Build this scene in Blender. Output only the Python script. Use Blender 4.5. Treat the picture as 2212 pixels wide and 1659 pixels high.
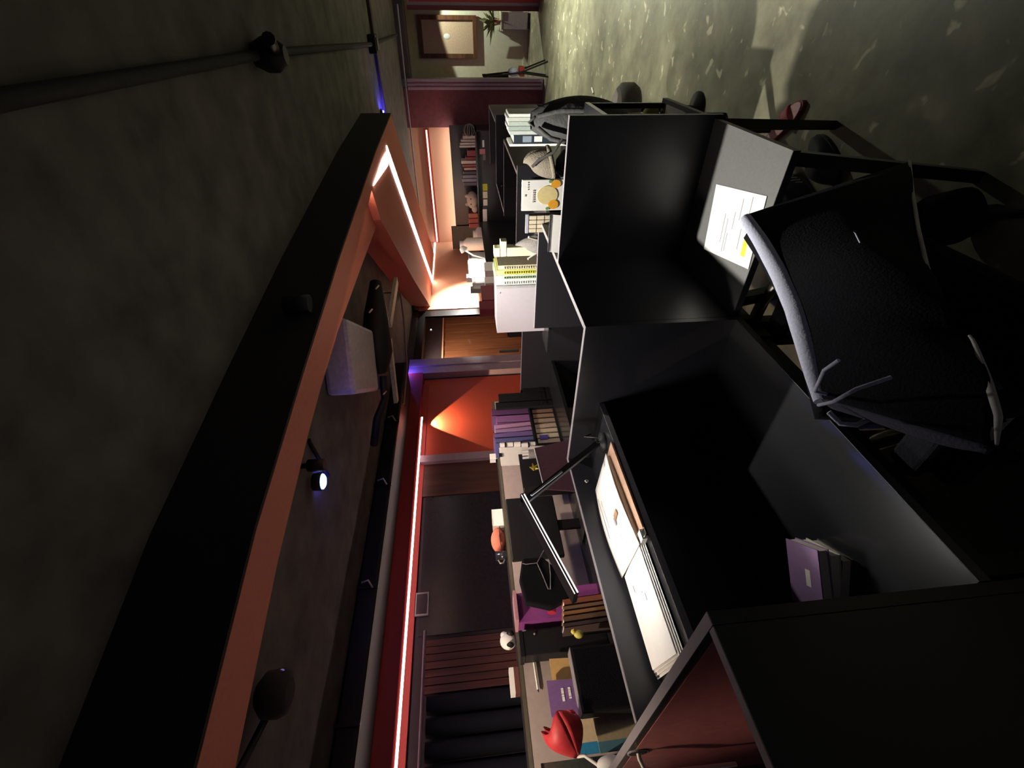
import bpy, math, random
from mathutils import Vector, Matrix
random.seed(7)
scene = bpy.context.scene
for o in list(bpy.data.objects): bpy.data.objects.remove(o)
COL = scene.collection
PI = math.pi

# ------------------------------------------------------------------ camera (phone held on its side: the picture lies on its left)
F = 974.0; CZ = 1.62
PITCH, ROLL, YAW = math.radians(4.85), math.radians(3.33), math.radians(50.4)
cp, sp, cr, sr = math.cos(PITCH), math.sin(PITCH), math.cos(ROLL), math.sin(ROLL)
_dn = Vector((sr*cp, cr*cp, sp)); _fw = Vector((0, 0, 1)) - sp*_dn; _fw.normalize(); _rt = _dn.cross(_fw)
_ey = math.cos(YAW)*_rt + math.sin(YAW)*_fw; _ex = math.cos(YAW-PI/2)*_rt + math.sin(YAW-PI/2)*_fw; _ez = -_dn
MW = Matrix((_ex, _ey, _ez))                       # lens axes (right, down, forward) -> room axes
cam = bpy.data.cameras.new('camera'); cam.sensor_width = 36.0; cam.lens = 36.0*F/2212.0; cam.clip_start = 0.02
co = bpy.data.objects.new('camera', cam); COL.objects.link(co)
R = Matrix((MW @ Vector((0, 1, 0)), MW @ Vector((1, 0, 0)), -(MW @ Vector((0, 0, 1))))).transposed()
co.matrix_world = Matrix.Translation((0, 0, CZ)) @ R.to_4x4()
scene.camera = co
# room-measuring helpers: a sight line met with a plane of the room
def _ray(x, y): return MW @ Vector((829.5-y, x-1106.0, F))
def PX(x, y, X): d = _ray(x, y); t = X/d.x; return Vector((X, d.y*t, CZ+d.z*t))
def PY(x, y, Y): d = _ray(x, y); t = Y/d.y; return Vector((d.x*t, Y, CZ+d.z*t))
def PZ(x, y, Z): d = _ray(x, y); t = (Z-CZ)/d.z; return Vector((d.x*t, d.y*t, Z))

# ------------------------------------------------------------------ world and view
w = bpy.data.worlds.new('night'); scene.world = w; w.use_nodes = True
w.node_tree.nodes['Background'].inputs[0].default_value = (0.80, 0.72, 1.0, 1)
w.node_tree.nodes['Background'].inputs[1].default_value = 0.032
vs = scene.view_settings
vs.view_transform = 'Standard'; vs.look = 'None'; vs.exposure = 0.0; vs.gamma = 1.0; vs.use_curve_mapping = False

# ------------------------------------------------------------------ materials
MATS = {}
def mat(key, col=(.5, .5, .5), rough=.6, metal=0.0, spec=.5, noise=0.12, scale=40.0, bump=0.0, emit=None, estr=0.0, trans=0.0, coat=0.0):
    if key in MATS: return MATS[key]
    m = bpy.data.materials.new(key); m.use_nodes = True
    nt = m.node_tree; b = nt.nodes['Principled BSDF']
    b.inputs['Roughness'].default_value = rough; b.inputs['Metallic'].default_value = metal
    b.inputs['Specular IOR Level'].default_value = spec
    if trans: b.inputs['Transmission Weight'].default_value = trans
    if coat: b.inputs['Coat Weight'].default_value = coat
    tc = nt.nodes.new('ShaderNodeTexCoord'); nz = nt.nodes.new('ShaderNodeTexNoise')
    nz.inputs['Scale'].default_value = scale; nz.inputs['Detail'].default_value = 4
    nt.links.new(tc.outputs['Object'], nz.inputs['Vector'])
    cr_ = nt.nodes.new('ShaderNodeValToRGB')
    a = tuple(max(0, c*(1-noise)) for c in col); z = tuple(min(1, c*(1+noise)) for c in col)
    cr_.color_ramp.elements[0].position = .3; cr_.color_ramp.elements[1].position = .7
    cr_.color_ramp.elements[0].color = (*a, 1); cr_.color_ramp.elements[1].color = (*z, 1)
    nt.links.new(nz.outputs['Fac'], cr_.inputs['Fac']); nt.links.new(cr_.outputs['Color'], b.inputs['Base Color'])
    if bump:
        bp = nt.nodes.new('ShaderNodeBump'); bp.inputs['Strength'].default_value = bump; bp.inputs['Distance'].default_value = .01
        nt.links.new(nz.outputs['Fac'], bp.inputs['Height']); nt.links.new(bp.outputs['Normal'], b.inputs['Normal'])
    if emit:
        b.inputs['Emission Color'].default_value = (*emit, 1); b.inputs['Emission Strength'].default_value = estr
    MATS[key] = m; return m
def srgb(h):
    v = [int(h[i:i+2], 16)/255 for i in (0, 2, 4)]
    return tuple(c/12.92 if c <= .04045 else ((c+.055)/1.055)**2.4 for c in v)

def wood(key, c1, c2, axis=2, scale=9.0, rough=.55):
    if key in MATS: return MATS[key]
    m = mat(key, c1, rough); nt = m.node_tree; b = nt.nodes['Principled BSDF']
    tc = nt.nodes.new('ShaderNodeTexCoord'); mp = nt.nodes.new('ShaderNodeMapping')
    s = [scale]*3; s[axis] = scale*.06; mp.inputs['Scale'].default_value = s
    nz = nt.nodes.new('ShaderNodeTexNoise'); nz.inputs['Scale'].default_value = 2.0; nz.inputs['Detail'].default_value = 8
    nz.inputs['Distortion'].default_value = 1.2
    rp = nt.nodes.new('ShaderNodeValToRGB'); rp.color_ramp.elements[0].color = (*c1, 1); rp.color_ramp.elements[1].color = (*c2, 1)
    rp.color_ramp.elements[0].position = .35; rp.color_ramp.elements[1].position = .65
    nt.links.new(tc.outputs['Object'], mp.inputs['Vector']); nt.links.new(mp.outputs[0], nz.inputs['Vector'])
    nt.links.new(nz.outputs['Fac'], rp.inputs['Fac']); nt.links.new(rp.outputs['Color'], b.inputs['Base Color'])
    return m

def floor_mat():
    m = mat('worn_floor', (.3, .29, .2), .42); nt = m.node_tree; b = nt.nodes['Principled BSDF']
    tc = nt.nodes.new('ShaderNodeTexCoord')
    n1 = nt.nodes.new('ShaderNodeTexNoise'); n1.inputs['Scale'].default_value = 3.2; n1.inputs['Detail'].default_value = 9; n1.inputs['Roughness'].default_value = .68
    r1 = nt.nodes.new('ShaderNodeValToRGB'); e = r1.color_ramp.elements
    e[0].position = .33; e[0].color = (.15, .145, .10, 1); e[1].position = .68; e[1].color = (.33, .32, .215, 1)
    n2 = nt.nodes.new('ShaderNodeTexNoise'); n2.inputs['Scale'].default_value = 9.0; n2.inputs['Detail'].default_value = 3; n2.inputs['Roughness'].default_value = .45; n2.inputs['Distortion'].default_value = .6
    r2 = nt.nodes.new('ShaderNodeValToRGB'); f = r2.color_ramp.elements
    f[0].position = .645; f[0].color = (0, 0, 0, 1); f[1].position = .70; f[1].color = (.8, .8, .8, 1)
    mx = nt.nodes.new('ShaderNodeMixRGB'); mx.inputs[2].default_value = (.68, .64, .46, 1)
    n3 = nt.nodes.new('ShaderNodeTexNoise'); n3.inputs['Scale'].default_value = .9; n3.inputs['Detail'].default_value = 4
    r3 = nt.nodes.new('ShaderNodeValToRGB'); g = r3.color_ramp.elements
    g[0].position = .35; g[0].color = (.72, .72, .72, 1); g[1].position = .65; g[1].color = (1.1, 1.1, 1.1, 1)
    mu = nt.nodes.new('ShaderNodeMixRGB'); mu.blend_type = 'MULTIPLY'; mu.inputs[0].default_value = 1
    for n in (n1, n2, n3): nt.links.new(tc.outputs['Object'], n.inputs['Vector'])
    nt.links.new(n1.outputs['Fac'], r1.inputs['Fac']); nt.links.new(n2.outputs['Fac'], r2.inputs['Fac']); nt.links.new(n3.outputs['Fac'], r3.inputs['Fac'])
    nt.links.new(r2.outputs['Color'], mx.inputs[0]); nt.links.new(r1.outputs['Color'], mx.inputs[1])
    nt.links.new(mx.outputs[0], mu.inputs[1]); nt.links.new(r3.outputs['Color'], mu.inputs[2])
    nt.links.new(mu.outputs[0], b.inputs['Base Color'])
    bp = nt.nodes.new('ShaderNodeBump'); bp.inputs['Strength'].default_value = .12
    nt.links.new(n1.outputs['Fac'], bp.inputs['Height']); nt.links.new(bp.outputs['Normal'], b.inputs['Normal'])
    return m

M_FLOOR = floor_mat()
M_CEIL = mat('raw_concrete', (.105, .092, .086), .9, noise=.35, scale=5.0, bump=.5)
M_RED = mat('red_paint', (.52, .065, .03), .62, noise=.05, scale=60)
M_REDD = mat('deep_red_paint', (.40, .035, .03), .62, noise=.05, scale=60)
M_ORANGE = mat('orange_lit_paint', (.70, .36, .23), .62, noise=.05, scale=60)  # pale end walls: the LED's orange light is put into the paint
M_TERRA = mat('terracotta_board', (.60, .18, .12), .6, noise=.05, scale=60)
M_DARK = mat('dark_plaster', (.035, .022, .03), .8, noise=.2, scale=12)
M_NAVY = mat('navy_curtain', (.008, .009, .02), .9, noise=.2, scale=12)
M_MAROON = mat('maroon_plaster', (.16, .035, .045), .75, noise=.15, scale=14)
M_PALE = mat('pale_green_plaster', (.60, .62, .48), .8, noise=.06, scale=10)
M_LILAC = mat('lilac_post_paint', (.36, .25, .30), .5, noise=.08, scale=20)
M_BLK = mat('black_laminate', (.019, .018, .023), .36, noise=.10, scale=120)
M_DESK = mat('black_desktop_laminate', (.014, .0145, .017), .24, noise=.10, scale=140)
M_EDGE = mat('grey_edge_band', (.26, .245, .265), .45, noise=.06, scale=80)
M_BMET = mat('black_metal', (.018, .018, .02), .4, metal=.4, noise=.1)
M_CHROME = mat('silver_metal', (.62, .60, .52), .3, metal=.85, noise=.05)
M_CON = mat('dull_black_paint', (.02, .018, .018), .85, noise=.2)
M_BPLA = mat('black_plastic', (.012, .012, .014), .5, spec=.3, noise=.1)
M_FAB = mat('black_fabric', (.0085, .0085, .012), 1.0, spec=.12, noise=.3, scale=220, bump=.3)
M_HOOD = mat('slate_fabric', (.60, .63, .80), .95, noise=.12, scale=200, bump=.2)  # tone raised to carry the light along the coat rim
M_WHITE = mat('white_paper', (.86, .85, .82), .8, noise=.02)
M_PAGE = mat('page_block', (.74, .70, .62), .85, noise=.10, scale=180)
M_INK = mat('grey_print', (.24, .23, .27), .8)
M_BEIGE = mat('beige_board', (.40, .33, .31), .7, noise=.05, scale=30)
M_GLASS = mat('clear_glass', (.9, .9, .9), .05, trans=1.0, noise=0)
M_GLASS.node_tree.nodes['Principled BSDF'].inputs['IOR'].default_value = 1.002
def colmat(h, rough=.6): return mat('tone_'+h, srgb(h), rough, noise=.07, scale=60)
def led(key, col, s): return mat(key, (.9, .85, .8), .5, emit=col, estr=s)

# ------------------------------------------------------------------ mesh helpers
class MB:
    def __init__(s): s.v = []; s.f = []; s.sm = []
    def add(s, vs_, fs, smooth=False):
        n = len(s.v); s.v += [Vector(p) for p in vs_]; s.f += [tuple(i+n for i in q) for q in fs]; s.sm += [smooth]*len(fs); return s
    def box(s, x0, x1, y0, y1, z0, z1):
        x0, x1 = min(x0, x1), max(x0, x1); y0, y1 = min(y0, y1), max(y0, y1); z0, z1 = min(z0, z1), max(z0, z1)
        return s.add([(x0,y0,z0),(x1,y0,z0),(x1,y1,z0),(x0,y1,z0),(x0,y0,z1),(x1,y0,z1),(x1,y1,z1),(x0,y1,z1)],
                     [(0,3,2,1),(4,5,6,7),(0,1,5,4),(1,2,6,5),(2,3,7,6),(3,0,4,7)])
    def obox(s, c, size, mtx=None):
        m = MB().box(-size[0]/2, size[0]/2, -size[1]/2, size[1]/2, -size[2]/2, size[2]/2)
        mtx = mtx or Matrix.Identity(3)
        return s.add([mtx @ p + Vector(c) for p in m.v], m.f)
    def bar(s, a, b, wd, ht):                        # box-section bar between two points
        a, b = Vector(a), Vector(b); d = (b-a).normalized(); up = Vector((0,0,1)) if abs(d.z) < .95 else Vector((0,1,0))
        e = d.cross(up).normalized()*wd/2; g = e.cross(d).normalized()*ht/2
        vs_ = [a-e-g, a+e-g, a+e+g, a-e+g, b-e-g, b+e-g, b+e+g, b-e+g]
        return s.add(vs_, [(0,1,2,3),(7,6,5,4),(0,4,5,1),(1,5,6,2),(2,6,7,3),(3,7,4,0)])
    def tube(s, pts, r, n=8, closed=False):
        pts = [Vector(p) for p in pts]; rings = []; N = len(pts)
        rr = r if isinstance(r, (list, tuple)) else [r]*N
        prev = None
        for i, p in enumerate(pts):
            d = (pts[(i+1) % N] - pts[i-1]) if closed else (pts[min(i+1, N-1)] - pts[max(i-1, 0)])
            d.normalize()
            if prev is None:
                e = d.orthogonal().normalized()
            else:
                e = (prev - d*prev.dot(d)).normalized()
            prev = e; g = d.cross(e)
            rings.append([p + (math.cos(2*PI*k/n)*e + math.sin(2*PI*k/n)*g)*rr[i] for k in range(n)])
        vs_ = [q for r_ in rings for q in r_]; fs = []
        for i in range(N if closed else N-1):
            j = (i+1) % N
            for k in range(n): fs.append((i*n+k, i*n+(k+1) % n, j*n+(k+1) % n, j*n+k))
        s.add(vs_, fs, True)
        if not closed: s.add(rings[0], [tuple(range(n))[::-1]]); s.add(rings[-1], [tuple(range(n))])
        return s
    def lathe(s, prof, c=(0,0,0), n=20, mtx=None):
        mtx = mtx or Matrix.Identity(3); vs_ = []; fs = []
        for (r, z) in prof:
            for k in range(n): vs_.append(mtx @ Vector((r*math.cos(2*PI*k/n), r*math.sin(2*PI*k/n), z)) + Vector(c))
        for i in range(len(prof)-1):
            for k in range(n): fs.append((i*n+k, i*n+(k+1) % n, (i+1)*n+(k+1) % n, (i+1)*n+k))
        s.add(vs_, fs, True)
        L = len(prof)
        s.add(vs_[:n], [tuple(range(n))[::-1]]); s.add(vs_[(L-1)*n:], [tuple(range(n))]); return s
    def ball(s, c, r, nu=16, nv=10, mtx=None):
        r = r if isinstance(r, (list, tuple)) else (r, r, r); mtx = mtx or Matrix.Identity(3); vs_ = []; fs = []
        for j in range(nv+1):
            th = PI*j/nv
            for k in range(nu):
                a = 2*PI*k/nu
                vs_.append(mtx @ Vector((r[0]*math.sin(th)*math.cos(a), r[1]*math.sin(th)*math.sin(a), r[2]*math.cos(th))) + Vector(c))
        for j in range(nv):
            for k in range(nu): fs.append((j*nu+k, (j+1)*nu+k, (j+1)*nu+(k+1) % nu, j*nu+(k+1) % nu))
        return s.add(vs_, fs, True)
    def prism(s, poly, z0, z1):
        n = len(poly); vs_ = [(p[0], p[1], z0) for p in poly] + [(p[0], p[1], z1) for p in poly]
        return s.add(vs_, [tuple(range(n))[::-1], tuple(range(n, 2*n))] + [(i, (i+1) % n, n+(i+1) % n, n+i) for i in range(n)])
    def slab(s, poly, off):                          # planar polygon with thickness vector
        n = len(poly); off = Vector(off); p = [Vector(q) for q in poly]
        return s.add(p + [q+off for q in p], [tuple(range(n))[::-1], tuple(range(n, 2*n))] + [(i, (i+1) % n, n+(i+1) % n, n+i) for i in range(n)])
    def grid(s, fn, nu, nv, smooth=True):
        vs_ = [fn(i/nu, j/nv) for j in range(nv+1) for i in range(nu+1)]
        return s.add(vs_, [(j*(nu+1)+i, j*(nu+1)+i+1, (j+1)*(nu+1)+i+1, (j+1)*(nu+1)+i) for j in range(nv) for i in range(nu)], smooth)
    def build(s, name, m, parent=None, local=False, bevel=0.0, solid=0.0, sub=0):
        off = Vector((0, 0, 0))
        if parent is not None and not local:
            t = parent
            while t.parent is not None: t = t.parent
            off = Vector(t.location)
        me = bpy.data.meshes.new(name); me.from_pydata([tuple(p-off) for p in s.v], [], s.f)
        if any(s.sm): me.polygons.foreach_set('use_smooth', s.sm)
        me.materials.append(m); me.validate(); me.update()
        o = bpy.data.objects.new(name, me); COL.objects.link(o)
        if parent is not None: o.parent = parent
        if solid: md = o.modifiers.new('thick', 'SOLIDIFY'); md.thickness = solid; md.offset = 0
        if sub: md = o.modifiers.new('sub', 'SUBSURF'); md.levels = sub; md.render_levels = sub
        if bevel: md = o.modifiers.new('bevel', 'BEVEL'); md.width = bevel; md.segments = 2; md.limit_method = 'ANGLE'
        return o
def tag(o, label, cat, group=None):
    o['label'] = label; o['category'] = cat
    if group: o['group'] = group
    return o
def thing(name, label, cat, loc=(0,0,0), rot=None, group=None):
    o = bpy.data.objects.new(name, None); COL.objects.link(o); o.location = loc; o.empty_display_size = .05
    if rot is not None: o.rotation_euler = rot
    return tag(o, label, cat, group)
def struct(o): o['kind'] = 'structure'; return o
def box(x0, x1, y0, y1, z0, z1): return MB().box(x0, x1, y0, y1, z0, z1)
def copy_tree(o, dloc, label, parent=None):
    c = o.copy(); COL.objects.link(c); c.parent = parent
    if parent is None: c.location = Vector(o.location) + Vector(dloc); c['label'] = label
    for ch in o.children: copy_tree(ch, dloc, None, c)
    return c
def area(parent, loc, size, power, col, aim, name='lamp_light', spread=PI, shape='DISK'):
    l = bpy.data.lights.new(name, 'AREA'); l.shape = shape; l.size = size; l.energy = power; l.color = col; l.spread = spread
    o = bpy.data.objects.new(name, l); COL.objects.link(o)
    o.rotation_euler = (Vector(aim)-Vector(loc)).to_track_quat('-Z', 'Y').to_euler()
    if parent is not None:
        o.parent = parent; o.location = Vector(loc)-Vector(parent.location)
    else: o.location = loc
    return o
def spot(parent, loc, power, col, aim, ang, blend=.15, r=.02, name='spot_light'):
    l = bpy.data.lights.new(name, 'SPOT'); l.energy = power; l.color = col; l.spot_size = math.radians(ang); l.spot_blend = blend; l.shadow_soft_size = r
    o = bpy.data.objects.new(name, l); COL.objects.link(o)
    o.rotation_euler = (Vector(aim)-Vector(loc)).to_track_quat('-Z', 'Y').to_euler()
    o.parent = parent; o.location = Vector(loc)-Vector(parent.location)
    return o
WARM = (1.0, .80, .60); NEUT = (1.0, .95, .84); GREENW = (.97, 1.0, .80); BLUE = (.10, .12, 1.0)

# ================================================================== ROOM SHELL
CEIL = 2.60; WL = -4.0; WF = 10.0
struct(box(-5.6, 2.2, -2.5, 13.0, -.1, 0).build('floor', M_FLOOR))
struct(box(-5.6, 2.2, -2.5, 13.0, CEIL, CEIL+.1).build('ceiling', M_CEIL))
struct(box(2.0, 2.15, 3.0, 13.0, 0, CEIL).build('wall_right', M_DARK))
# left wall, in its painted stretches
wl = struct(box(WL-.12, WL, -2.5, 5.40, 0, CEIL).build('wall_left', M_DARK))
box(WL, WL+.012, 3.56, 5.02, 0, 2.30).build('red_panel', M_RED, wl)
box(WL, WL+.02, 3.02, 3.46, 0, 2.24).build('brown_panel', wood('brown_board', srgb('5a3128'), srgb('43241f'), 2, 6), wl)
box(WL, WL+.01, 1.62, 3.02, .0, 2.20).build('dark_panel', mat('dark_smoked_glass', (.02, .014, .022), .25, noise=.2), wl)
M_SLAT = wood('slat_wood', srgb('6b3a30'), srgb('4a241f'), 2, 10)
for i in range(7):
    y = 1.20 + i*.055
    box(WL, WL+.022+.004*(i % 2), y, y+.049, 0, 2.13).build('plank', M_SLAT, wl)
for i in range(16):                                   # pleats of the navy curtain
    y = -1.0 + i*.137
    MB().tube([(WL+.05, y+.06, 0.02), (WL+.05, y+.06, 2.10)], .06, 10).build('curtain_pleat', M_NAVY, wl)
MB().tube([(WL+.11, -1.1, 2.13), (WL+.11, 1.62, 2.13)], .012, 8).build('curtain_rail', M_LILAC, wl)
fr = box(WL+.012, WL+.03, 1.78, 1.98, 2.12, 2.24).build('sign_frame', M_EDGE, wl)
box(WL+.03, WL+.034, 1.795, 1.965, 2.135, 2.225).build('sign_face', M_DARK, fr)
tr = struct(box(WL-.02, WL+.07, 3.46, 3.56, 0, 2.28).build('trim_1', M_LILAC))
wl2 = struct(box(WL-.12, WL, 7.0, WF+.1, 0, CEIL).build('wall_left_end', M_ORANGE))
wd = struct(box(WL-.12, WL, 5.40, 7.0, 2.5, CEIL).build('wall_left_lintel', M_DARK))
# glazed door with a timber wall behind it
d1 = struct(box(WL-.06, WL-.02, 5.44, 5.50, 0, 2.5).build('door_1', M_BMET))
box(WL-.06, WL-.02, 6.80, 6.99, 0, 2.5).build('door_stile', M_BMET, d1)
box(WL-.06, WL-.02, 5.50, 6.80, 2.38, 2.5).build('door_rail', M_BMET, d1)
box(WL-.06, WL-.02, 5.50, 6.80, 0, .1).build('door_rail', M_BMET, d1)
box(WL-.045, WL-.035, 5.50, 6.80, .1, 2.38).build('pane', M_GLASS, d1)
box(WL-.02, WL+.02, 5.62, 5.65, .9, 1.2).build('door_handle', M_CHROME, d1)
wb = struct(box(-5.5, -5.4, 4.4, 10.0, 0, CEIL).build('wall_room_behind', M_DARK))
M_TIM = wood('timber_wall', srgb('8a5a3c'), srgb('6a4530'), 2, 8)
for i in range(22):
    y = 6.0 + i*.17
    box(-5.4, -5.375-.01*(i % 2), y, y+.160, 0, 2.2).build('plank', M_TIM, wb)
box(-5.36, -5.34, 6.0, 9.7, 2.2, 2.23).build('picture_rail', M_ORANGE, wb)
struct(box(-5.5, -4.12, 4.3, 4.4, 0, CEIL).build('wall_room_side', M_DARK))
rl = thing('added_room_downlight', 'added ceiling downlight in the timber room behind the glass door', 'downlight', (-4.75, 7.2, CEIL))  # lamp added to brighten the timber wall
MB().lathe([(.09, 0), (.09, -.015), (.07, -.015), (.06, -.002)], (-4.75, 7.2, CEIL), 20).build('trim_ring', M_WHITE, rl)
area(rl, (-4.75, 7.2, CEIL-.03), .1, 42, WARM, (-4.9, 7.2, 0))
# posts
p2 = struct(box(WL-.03, WL+.10, 5.06, 5.22, 0, 2.52).build('trim_2', M_LILAC))
box(WL+.0, WL+.115, 5.22, 5.38, 0, 2.52).build('post_flange', M_LILAC, p2)
# far wall, column, corridor
struct(box(WL-.1, -1.72, WF, WF+.12, 0, CEIL).build('wall_far', M_ORANGE))
struct(box(-1.72, -1.08, WF-.02, WF+.12, 0, CEIL).build('wall_far_end', M_MAROON))
col = struct(box(-1.10, -.93, WF-.10, WF+.14, 0.02, 2.5).build('trim_3', M_LILAC))
for dx in (.045, .10): box(-1.10+dx, -1.10+dx+.018, WF-.115, WF-.10, .05, 2.5).build('flute', M_MAROON, col)
struct(box(-.93, 2.0, WF-.05, WF+.1, 2.44, CEIL).build('wall_lintel', M_DARK))
struct(box(-1.3, 2.0, 12.4, 12.5, 0, CEIL).build('wall_corridor', M_PALE))
struct(box(-1.30, -1.20, WF+.1, 12.4, 0, CEIL).build('wall_corridor_side', M_MAROON))
d2 = struct(box(.03, .10, 10.9, 11.0, 0, 2.44).build('door_2', M_MAROON))
box(.10, .15, 10.94, 11.0, 0, 2.44).build('door_stop', M_LILAC, d2)
box(.15, .95, 10.92, 10.98, 0, 2.4).build('door_leaf', M_REDD, d2)
struct(box(-.93, .03, 12.37, 12.4, 0, .09).build('baseboard_corridor', M_PALE))

# ================================================================== CEILING FRAME WITH LED LINES
RZ = 2.30
ring = thing('ceiling_light_frame', 'red angular ceiling frame with white LED lines hanging above the desks', 'ceiling light', (-2.2, 4.5, RZ))
outer = [(-1.45,-.45),(-1.335,.33),(-1.215,.85),(-1.13,1.51),(-1.03,2.39),(-.88,4.1),(-.81,5.41)]
lip = [(-1.66,-.45),(-1.53,.33),(-1.42,.80),(-1.325,1.38),(-1.25,2.10),(-1.20,2.55),(-1.04,3.64)]
inn = [(-1.85,-.45),(-1.67,.38),(-1.53,.95),(-1.43,1.5),(-1.385,2.24),(-1.39,3.14),(-1.40,3.95)]
o3, l3, i3 = outer, lip, inn
near = MB()
for k in range(6):                                    # outer lip (low) and inner recess (high)
    near.prism([o3[k], o3[k+1], l3[k+1], l3[k]], RZ, CEIL)
    near.prism([l3[k], l3[k+1], i3[k+1], i3[k]], RZ+.06, CEIL)
nb = near.build('near_beam', M_TERRA, ring)
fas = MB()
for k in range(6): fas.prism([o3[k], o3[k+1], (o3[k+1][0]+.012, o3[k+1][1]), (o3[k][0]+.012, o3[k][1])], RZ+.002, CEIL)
fas.build('shaded_outer_face', mat('face_shade_black', (.018, .012, .014), .8), ring)  # shade on the beam's outer side, put in as a black sheet
diag = MB().prism([(-.81,5.41), (-4.0,9.35), (-4.0,7.10), (-2.69,5.44), (-1.32,3.80), (-1.04,3.64)], RZ, CEIL)
db = diag.build('diagonal_beam', M_TERRA, ring)
M_LEDW = led('led_white', (1.0, .86, .76), 14.0)
M_LEDP = led('led_pink', (1.0, .74, .68), 10.0)
M_LEDH = led('led_bright', (1.0, .90, .74), 24.0)
a, b = Vector((-1.0, 4.70, 0)), Vector((-3.98, 8.07, 0)); n_ = Vector((-(b-a).y, (b-a).x, 0)).normalized()*.055
MB().prism([a-n_, b-n_, b+n_, a+n_], RZ-.008, RZ+.002).build('led_strip', M_LEDW, ring)
MB().prism([(-1.0,4.70), (-1.10,4.60), (-1.03,3.72), (-.99,4.35)], RZ-.008, RZ+.002).build('led_strip', M_LEDW, ring)
hid = MB()
for k in range(2, 6):                                 # the strip lying in the recess behind the lip
    a_, b_ = Vector((*l3[k], 0)), Vector((*l3[k+1], 0)); d_ = Vector((-1, 0, 0))
    hid.prism([a_+d_*.02, b_+d_*.02, b_+d_*.045, a_+d_*.045], RZ+.05, RZ+.058)
hid.build('led_strip', M_LEDH, ring)
# can spotlight added beside the near beam to light the side desk
dl = thing('added_can_spotlight', 'added black can spotlight fixed to the near ceiling beam above the side desk', 'spotlight', (-1.03, 1.90, 2.46))
MB().lathe([(.036, -.11), (.042, -.11), (.042, .0), (.02, .01)], (-1.03, 1.90, 2.45), 18).build('can', M_BPLA, dl)
MB().lathe([(.034, -.05), (.034, -.048)], (-1.03, 1.90, 2.45), 18).build('reflector', M_BMET, dl)
box(-1.085, -1.06, 1.885, 1.915, 2.40, 2.44).build('bracket', M_BPLA, dl)
spot(dl, (-1.03, 1.90, 2.342), 540, NEUT, (-.72, 2.04, .9), 114, .9, .03)
for i, Y in enumerate((.0, 1.75)):  # unseen cans added to light the back row hutch
    cs_ = thing('added_can_spotlight', ('nearer' if i == 0 else 'farther')+' added black can spotlight tucked behind the near ceiling beam', 'spotlight', (-1.95, Y, CEIL), group='added cans behind the beam')
    MB().lathe([(.030, -.13), (.035, -.13), (.035, -.04), (.015, -.03), (.015, 0)], (-1.95, Y, CEIL), 16).build('can', M_BPLA, cs_)
    MB().lathe([(.028, -.09), (.028, -.088)], (-1.95, Y, CEIL), 16).build('reflector', M_BMET, cs_)
    spot(cs_, (-1.95, Y, CEIL-.125), 310, WARM, (-2.40, Y+.45, 1.15), 116, .8, .03)
# left wall soffit with its LED line
so = thing('wall_soffit', 'red soffit along the left wall with a thin pink LED line', 'soffit', (WL+.08, 1.5, 2.31))
box(WL, WL+.12, -2.0, 5.05, 2.31, CEIL).build('soffit_board', M_REDD, so)
box(WL+.0, WL+.03, -2.0, 4.9, 2.235, 2.31).build('lower_board', M_REDD, so)
box(WL+.145, WL+.151, -2.0, 4.12, 2.268, 2.286).build('led_strip', M_LEDP, so)
box(WL+.03, WL+.145, -2.0, 4.12, 2.288, 2.309).build('led_channel', M_REDD, so)
sf = thing('far_wall_light', 'orange-white LED line high on the far wall above the books', 'wall light', (-3, WF-.02, 2.25))
box(-4.0, -1.74, WF-.03, WF, 2.20, 2.30).build('channel', M_REDD, sf)
box(-3.98, -1.76, WF-.036, WF-.03, 2.235, 2.262).build('led_strip', led('led_amber', (1.0, .62, .36), 3.2), sf)
box(WL, WL+.006, 8.07, WF-.04, 2.285, 2.315).build('led_strip', M_LEDW, sf)
# wall washer throwing the cone on the red panel
ww = thing('wall_washer_spot', 'tiny black spotlight throwing a cone down the red wall panel', 'spotlight', (WL+.10, 4.10, 2.26))
MB().lathe([(.012, -.03), (.016, 0), (.016, .03)], (WL+.10, 4.12, 2.28), 12).build('can', M_BMET, ww)
spot(ww, (WL+.085, 4.12, 2.25), 88, (1.0, .74, .42), (WL+.02, 4.27, 1.2), 80, .06, .010)

# ================================================================== CEILING FITTINGS
def conduit(name, label, pts, r, **kw): return tag(MB().tube(pts, r, 8).build(name, M_CON), label, 'conduit', **kw)
conduit('ceiling_conduit', 'long dark conduit running along the bare concrete ceiling', [(-.15, -.6, CEIL-.03), (-.15, 1.25, CEIL-.03), (-.17, 3.0, CEIL-.03), (-.29, 6.6, CEIL-.03), (-.30, 9.7, CEIL-.03)], .022)
jb = thing('track_spotlight', 'black unlit spotlight head on the long ceiling conduit', 'spotlight', (-.16, 2.85, CEIL))
MB().lathe([(.05, 0), (.075, -.05), (.075, -.10), (.04, -.15)], (-.17, 2.86, CEIL-.0), 14).build('head', M_BPLA, jb)
MB().tube([(-.17, 2.86, CEIL-.10), (-.10, 2.72, CEIL-.13)], .03, 10).build('snout', M_BPLA, jb)
jb2 = thing('junction_box', 'small black junction box at the far end of the ceiling conduit', 'junction box', (-.29, 6.7, CEIL))
box(-.38, -.20, 6.6, 6.8, CEIL-.09, CEIL).build('body', M_BPLA, jb2, bevel=.01)
box(-.35, -.23, 6.63, 6.77, CEIL-.1, CEIL-.09).build('lid', M_BMET, jb2)
sl = struct(box(-5.0, 2.0, 6.95, 7.06, CEIL-.035, CEIL).build('trim_4', M_DARK))
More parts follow.
